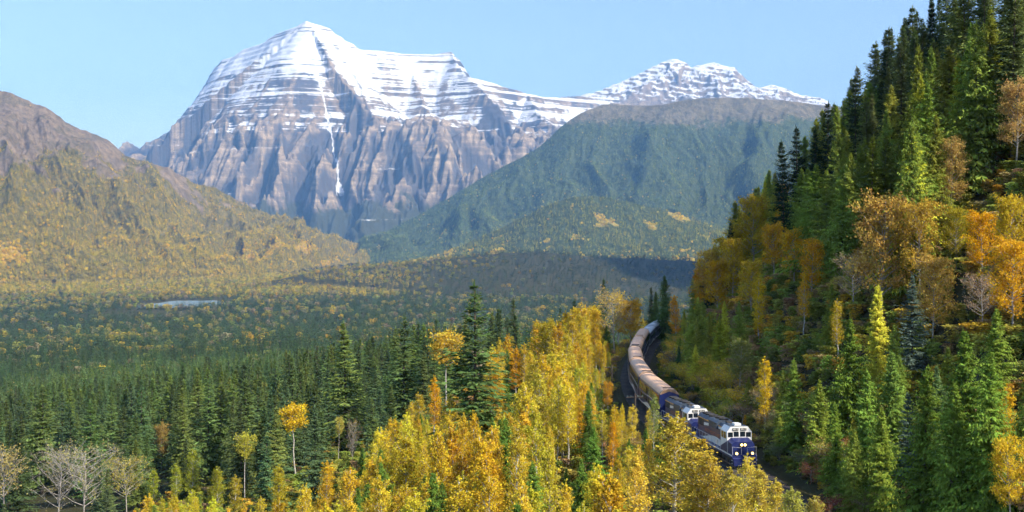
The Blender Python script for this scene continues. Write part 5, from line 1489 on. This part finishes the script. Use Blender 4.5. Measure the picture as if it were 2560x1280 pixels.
slope_forest("ridge_forest", MT_R, 60000, "hazy forest on the long ridge before the snow peaks", (0.17, 0.24, 0.085), (0.55, 0.43, 0.08), 0.8, wide=1.35, thin=lambda p: 1 - 0.5 * sstep(700, 1200, p[:, 2]))
slope_forest("hill_forest", MT_H, 9000, "forest on the low sunlit hill before the ridge", (0.28, 0.30, 0.07), (0.75, 0.58, 0.09), 1.0, wide=1.35)

# ------------------------------------------------------------------ labels that single out each tree
ORD = ["first", "second", "third", "fourth", "fifth", "sixth", "seventh", "eighth", "ninth", "tenth", "eleventh", "twelfth"]
CARD = ["one", "two", "three", "four", "five", "six", "seven", "eight", "nine", "ten", "eleven", "twelve", "thirteen", "fourteen", "fifteen", "sixteen", "seventeen", "eighteen", "nineteen", "twenty", "twentyone", "twentytwo", "twentythree", "twentyfour", "twentyfive"]
def zone(t):
    px, py, nm = t['px'], t['py'], t['name']
    if nm in ('aspen_tree', 'young_cedar'):
        if px > 1560 and py > 950: return "below the locomotives"
        if py < 800: return "at the grove's top by the bend"
        if px > 1420: return "beside the bronze coaches"
        if px > 1180: return "in the middle of the golden grove" if py > 1000 else "in the upper golden grove"
        if px > 900: return "on the grove's valley side" if py > 1080 else "on the grove's outer edge"
        return "in the low corner of the grove"
    if nm == 'cedar_tree':
        return "above the coaches" if px < 1760 else "above the locomotives" if px < 1960 else "on the lower slope past the locomotive" if px < 2200 else "on the slope at the picture's edge"
    if nm == 'fir_tree':
        return "over the coaches" if px < 1800 else "on the lower skyline" if px < 2050 else "on the middle skyline" if px < 2280 else "on the high hillside"
    if nm == 'spruce_tree':
        return "in the forest's low corner" if px < 320 else "behind the tan cottonwood" if px < 560 else "behind the lone golden aspen" if px < 800 else "near the mossy green spruce" if px < 1050 else "near the tiered spruce"
    if nm == 'shrub':
        return "beside the coaches" if px < 1720 else "beside the locomotives" if px < 1890 else "beside the rails ahead of the train"
    return "on the hillside"
cells = {}
for t in TREES:
    if t['label'] is None: cells.setdefault((t['name'], t['word'], zone(t)), []).append(t)
GROUPS = {'aspen_tree': "aspens of the golden grove", 'young_cedar': "young cedars among the aspens", 'cedar_tree': "cedars on the hillside", 'fir_tree': "firs on the upper hillside", 'spruce_tree': "spruces at the front of the valley forest", 'shrub': "shrubs along the railway", 'cottonwood_tree': "cottonwoods and broad autumn trees", 'bare_tree': "bare and half bare trees"}
for (nm, wd, zn), ts in cells.items():
    ts.sort(key=lambda t: t['d'])
    per = 8
    for r0 in range(0, len(ts), per):
        row = sorted(ts[r0:r0 + per], key=lambda t: t['px'])
        ri = r0 // per
        for k, t in enumerate(row):
            if len(ts) == 1: t['label'] = f"only {wd} {zn}"
            elif len(ts) <= per: t['label'] = f"{wd}, {ORD[k]} from left, {zn}"
            else: t['label'] = f"{wd} {zn}, row {CARD[min(ri, 24)]}, {ORD[k]} from left"
for t in TREES:
    tag(t['root'], t['label'], t['cat'], GROUPS.get(t['name']))
